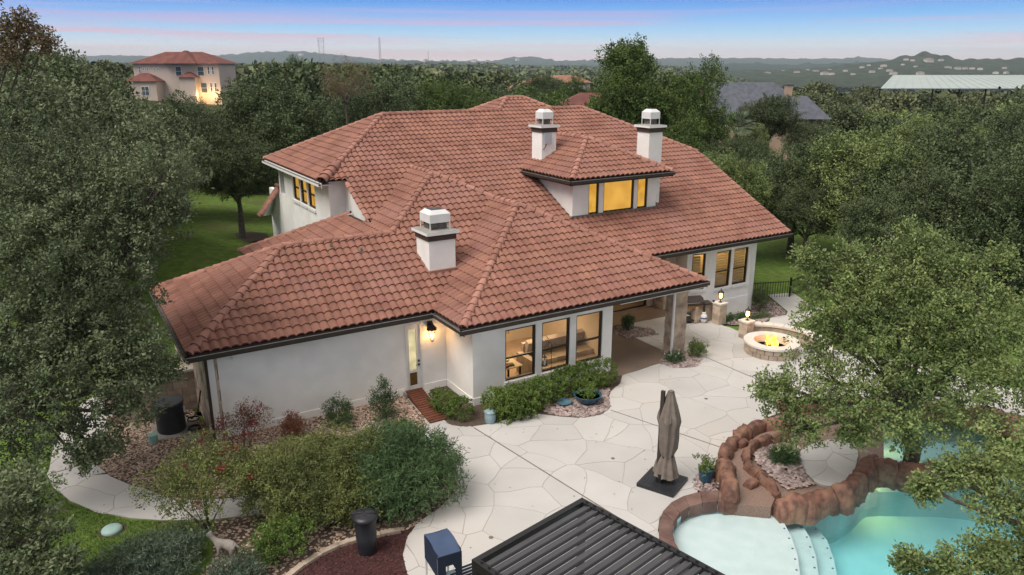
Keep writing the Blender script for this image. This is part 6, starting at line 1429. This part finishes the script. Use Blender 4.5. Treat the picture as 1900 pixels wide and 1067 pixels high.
# slate roof house
p = LD((1430 - 950) / 1460 * 120, 120); sh_ = empty('slate_house', (p.x, p.y, .0), 'beige house with slate grey hip roofs and a brick chimney right of the tall tree', 'house', rz=RZH)
MB().box((-11, 0, -4), (8.8, 12, 2.8)).build('wall', M_beige, sh_); MB().box((-11, -3.5, -4), (-5.2, 0, 2.8)).build('wall', M_beige, sh_)
hip(MB(), -11, 0, 8.8, 12, 2.8, 5.3).build('roof', M_roofdark, sh_); hip(MB(), -11, -3.5, -5.2, 4, 2.82, 2.6).build('roof', M_roofdark, sh_); hip(MB(), 4.0, -1.6, 8.8, 6, 2.84, 3.3).build('roof', M_roofdark, sh_)
MB().box((3.9, 3.2, 3), (4.9, 4.2, 7.7)).build('chimney', M_beige, sh_); MB().box((3.8, 3.1, 7.7), (5.0, 4.3, 7.95)).build('chimney_cap', M_roofdark, sh_)
for x in (-9.9, -8.2): win(sh_, x, x + 1.1, .6, 2.0, -3.5)
# red roof houses beyond the ridge
p = LD((1035 - 950) / 1460 * 215, 215); rh = empty('red_roof_house', (p.x, p.y, -1.0), 'distant house with long red tile roof between the trees beyond the main ridge', 'house', rz=RZH)
MB().box((-9, 0, -3), (9, 8, 7)).build('wall', M_pinkwall, rh); hip(MB(), -9, 0, 9, 8, 7, 1.9).build('roof', mat('terracotta_far', (.30, .15, .10), (.24, .12, .08), .5), rh)
for x in (-7, -3, 3, 6): win(rh, x, x + 1.2, 4.6, 6.2, 0)
p = LD((1075 - 950) / 1460 * 92, 92); rh2 = empty('red_roof_house', (p.x, p.y, .5), 'low house with brownish red hip roof left of the tall dark tree', 'house', rz=RZH)
MB().box((-2.6, 0, -3), (6, 6, 5.2)).build('wall', M_pinkwall, rh2); hip(MB(), -2.6, 0, 6, 6, 5.2, 1.9).build('roof', M_roofred, rh2)
p = LD((950 - 950) / 1460 * 170, 170); rh3 = empty('red_roof_house', (p.x, p.y, 1.0), 'tiny tan roof showing just left of the distant red roof house', 'house', rz=RZH)
MB().box((-2.6, 0, -3), (2.6, 5, 4.0)).build('wall', M_pinkwall, rh3); hip(MB(), -2.6, 0, 2.6, 5, 4.0, 1.4).build('roof', MATS['terracotta_far'], rh3)
p = LD((600 - 950) / 1460 * 160, 160); rh4 = empty('brown_roof_house', (p.x, p.y, 2.0), 'dark brown roofed building half hidden in the skyline wood', 'house', rz=RZH)
MB().box((-4, 0, -3), (4, 6, 5)).build('wall', M_beige, rh4); hip(MB(), -4, 0, 4, 6, 5, 3.0).build('roof', mat('brown_shingle', (.09, .07, .06), (.07, .055, .047), .8), rh4)
# big pavilion roof
p = LD((1640 - 950) / 1460 * 205, 205); pv = empty('pavilion', (p.x, p.y, -3.2), 'large open pavilion with a pale grey-green metal roof at the right horizon', 'pavilion', rz=RZH)
v = [(0, 0, 8.0), (60, 0, 8.0), (56, 24, 11.0), (14.5, 24, 11.0), (0, 0, 7.8), (60, 0, 7.8), (60, 27, 9), (17, 27, 9)]
MB().add(v, [(0, 1, 2, 3), (0, 4, 5, 1), (3, 2, 6, 7), (0, 3, 7)]).build('roof', M_metalroof, pv)
for k in range(24): MB().bar((k * 2.5 + 1, 0, 8.06), (k * 1.75 + 15, 24, 11.06), .10, .04).build('roof_seam', M_metalroof, pv)
for k in range(9): MB().box((k * 7, .5, -3), (k * 7 + .35, .85, 7.8)).build('post', M_dark, pv)
# palm
def palm():
    p = OD(1366, 236, 78); e = empty('palm_tree', (p.x, p.y, p.z - 5.0), 'fan palm in front of the slate roofed house', 'palm tree'); MB().tube([(0, 0, -6), (0, 0, 0), (.1, 0, 5)], [.22, .2, .16], 8).build('trunk', M_bark, e); b = MB(); r_ = random.Random(3)
    for k in range(34):
        a = r_.uniform(0, 6.28); el = r_.uniform(-.5, 1.3); L = r_.uniform(1.3, 1.9); d = Vector((math.cos(a) * math.cos(el), math.sin(a) * math.cos(el), math.sin(el))); s = d.cross(Vector((0, 0, 1))).normalized(); o = Vector((.1, 0, 5))
        for j in range(7):
            t = (j - 3) / 3 * .5; dd = (d + s * t).normalized(); b.add([o + d * .5, o + d * .5 + dd * L * .6 + s * .05, o + d * .5 + dd * L - Vector((0, 0, .25)), o + d * .5 + dd * L * .6 - s * .05], [(0, 1, 2, 3)])
    b.build('fronds', mat('palm_leaf', (.16, .2, .12), (.11, .14, .08), 2, .6, isl=.3), e)
palm()
# ------------------------------------------------------------------ hills
def ridge(name, depth, prof, base_z, m, rough=2.0, seed=1, thick=900, ncol=420):
    from mathutils import noise
    xs = [p[0] for p in prof]; ys = [p[1] for p in prof]; vs = []; fs = []; rows = 26
    for i in range(ncol):
        px = -500 + 2900 * i / (ncol - 1); y = float(np.interp(px, xs, ys)); top = CAMH + depth * (HZ - y) / 1460
        for j in range(rows):
            t = j / (rows - 1); d = depth - thick * (1 - t); lat = (px - 950) / 1460 * d
            z = base_z + (top - base_z) * (t ** 1.35) + rough * noise.noise(Vector((lat * .02, d * .02, seed))) * (1 + t) * 1.6 + rough * .5 * noise.noise(Vector((lat * .1, d * .1, seed + 5)))
            p = LD(lat, d, z); vs.append(tuple(p))
        p = LD((px - 950) / 1460 * (depth + 400), depth + 400, base_z); vs.append(tuple(p))
    k = rows + 1
    for i in range(ncol - 1):
        for j in range(k - 1): fs.append((i * k + j, (i + 1) * k + j, (i + 1) * k + j + 1, i * k + j + 1))
    me = bpy.data.meshes.new(name); me.from_pydata(vs, [], fs); me.polygons.foreach_set('use_smooth', [True] * len(fs)); tag(link(name, me, m), kind='structure')
ridge('far_hills', 8500, [(-500, 110), (170, 105), (200, 103), (330, 106), (440, 101), (490, 97), (560, 96), (640, 104), (700, 110), (800, 114), (920, 113), (940, 108), (975, 106), (1000, 107), (1030, 113), (1100, 112), (1280, 108), (1400, 108), (1500, 110), (1560, 109), (1590, 106), (1640, 110), (1700, 114), (2400, 114)], -30, M_hill2, 9, 1, 2600)
ridge('middle_hills', 5200, [(-500, 118), (400, 118), (700, 116), (760, 113), (860, 116), (960, 121), (1100, 122), (1300, 126), (1345, 118), (1400, 117), (1470, 121), (1560, 117), (1700, 116), (2400, 116)], -30, M_hill2, 6, 2, 1700)
ridge('near_hills', 3300, [(-500, 128), (400, 128), (800, 124), (1000, 127), (1300, 132), (1500, 128), (1560, 121), (1620, 116), (1650, 112), (1680, 103), (1710, 99), (1735, 101), (1770, 109), (1800, 111), (1860, 109), (1920, 107), (2400, 112)], -40, M_hill, 4, 3, 1500)
# houses dotted over the hills
hh = MB().box((-9, -6, -6), (9, 6, 5)).mesh('hill_house_wall'); hh.materials.append(mat('hill_house_wall', (.62, .55, .50), (.5, .45, .41), .1)); hr = hip(MB(), -9, -6, 9, 6, 5, 4).mesh('hill_house_roof'); hr.materials.append(mat('hill_house_roof', (.27, .19, .16), (.2, .15, .13), .1))
NEARP = [(-500, 128), (400, 128), (800, 124), (1000, 127), (1300, 138), (1500, 128), (1560, 121), (1620, 116), (1650, 112), (1680, 103), (1710, 99), (1735, 101), (1770, 109), (1800, 111), (1860, 109), (1920, 107), (2400, 112)]
HP = [(1480, 136, 3), (1367, 133, 2), (1383, 131.5, 2), (1425, 138, 3.4), (1395, 135, 2), (1455, 133, 2), (1515, 134, 3.0), (1532, 138, 3.6), (1545, 139, 2.6), (1585, 139.5, 2), (1600, 127, 2.4), (1612, 123, 2), (1640, 124, 3), (1620, 135, 2.6), (1652, 133, 2.6), (1680, 113, 2.6), (1692, 114.5, 2.2), (1722, 115, 5), (1745, 114, 2.6), (1760, 128, 3), (1778, 129, 3), (1792, 129, 2.4), (1805, 129, 2.4), (1820, 130, 2.4), (1865, 128, 2), (1850, 137, 2.4), (1870, 137, 2.4), (1660, 138, 3), (1710, 138, 3), (1700, 126, 2), (1540, 131, 2), (1500, 131, 1.8), (1570, 133, 2.2), (1675, 122, 1.8), (1635, 129, 2)]
def near_hit(x, y):
    top = CAMH + 3300 * (HZ - float(np.interp(x, [q[0] for q in NEARP], [q[1] for q in NEARP]))) / 1460
    for i in range(200):
        t = i / 199; d = 3300 - 1500 * (1 - t); z = -40 + (top + 40) * t ** 1.35
        if HZ - (z - CAMH) / d * 1460 <= y: return d, z
    return 3290, top
for k, (x, y, sc) in enumerate(HP):
    d, z = near_hit(x, y); p = LD((x - 950) / 1460 * d, d, z + 4); e = empty('hillside_house', p, 'largest pale mansion just below the summit of the right hill' if sc == 5 else ('tiny pale house near the summit of the right hill' if y < 118 else ('tiny pale house on the middle slope of the right hill' if y < 132 else 'tiny pale house at the foot of the right hills')), 'house', 'houses dotted over the distant hills', rz=RZH + random.uniform(-.5, .5)); s = sc * .30; e.scale = (s * 1.2, s, s * .7); link('wall', hh, None, e); link('roof', hr, None, e)
for k, (x, y, d) in enumerate([(880, 113.5, 5200), (790, 113, 5200), (830, 114, 5200), (905, 114.5, 5200), (960, 111, 6000), (560, 102, 6500)]):
    z = CAMH + d * (HZ - y) / 1460; p = LD((x - 950) / 1460 * d, d, z); e = empty('hillside_house', p, 'faint pale speck of a house on the far central hills', 'house', 'houses dotted over the distant hills', rz=random.uniform(0, 3)); e.scale = (2, 2, 1.3); link('wall', hh, None, e); link('roof', hr, None, e)
# power pylons
for k, (x, y0, y1, d, lab) in enumerate([(598, 72, 112, 2300, 'wide lattice power pylon on the skyline, leftmost of the three'), (706, 72, 112, 2300, 'slender lattice pylon right of the widest one'), (795, 96, 114, 2600, 'thin distant mast, rightmost and shortest of the three')]):
    zt = CAMH + d * (HZ - y0) / 1460; zb = CAMH + d * (HZ - y1) / 1460 - 8; p = LD((x - 950) / 1460 * d, d, zb); e = empty('power_pylon', p, lab, 'power pylon', rz=RZH); H_ = zt - zb; w = (10, 5, 1.2)[k]; b = MB(); tk = .55 if k < 2 else .5
    for s in (-1, 1):
        for t in (-1, 1): b.bar((s * w * .55, t * w * .5, 0), (s * w * (.25 if k else .8), t * w * .2, H_), tk, tk)
    for j in range(8):
        z = H_ * j / 8; z2 = H_ * (j + 1) / 8; b.bar((-w * .5, -w * .4, z), (w * .5, -w * .4, z2), tk * .6, tk * .6); b.bar((w * .5, -w * .4, z), (-w * .5, -w * .4, z2), tk * .6, tk * .6)
    if k == 0: b.bar((-w * 1.1, 0, H_ * .86), (w * 1.1, 0, H_ * .86), tk, tk); b.bar((-w * .9, 0, H_ * .96), (w * .9, 0, H_ * .96), tk, tk)
    b.build('lattice', mat('pylon_grey', (.30, .28, .28), (.27, .25, .25), .1), e)
# ------------------------------------------------------------------ air
hzm = bpy.data.materials.new('haze'); hzm.use_nodes = True; t = hzm.node_tree; t.nodes.clear(); out = N(t, 'ShaderNodeOutputMaterial'); pv_ = N(t, 'ShaderNodeVolumePrincipled')
pv_.inputs['Color'].default_value = (.72, .84, .97, 1); pv_.inputs['Density'].default_value = 7.5e-5; pv_.inputs['Anisotropy'].default_value = 0.0; t.links.new(pv_.outputs[0], out.inputs['Volume'])
ctr = LD(0, 6500); hzo = MB().box((-14500, -9500, -60), (14500, 9500, 260)).build('haze', hzm); hzo.location = ctr; hzo.rotation_euler.z = RZH; tag(hzo, kind='stuff')
print('objects', len(bpy.data.objects))
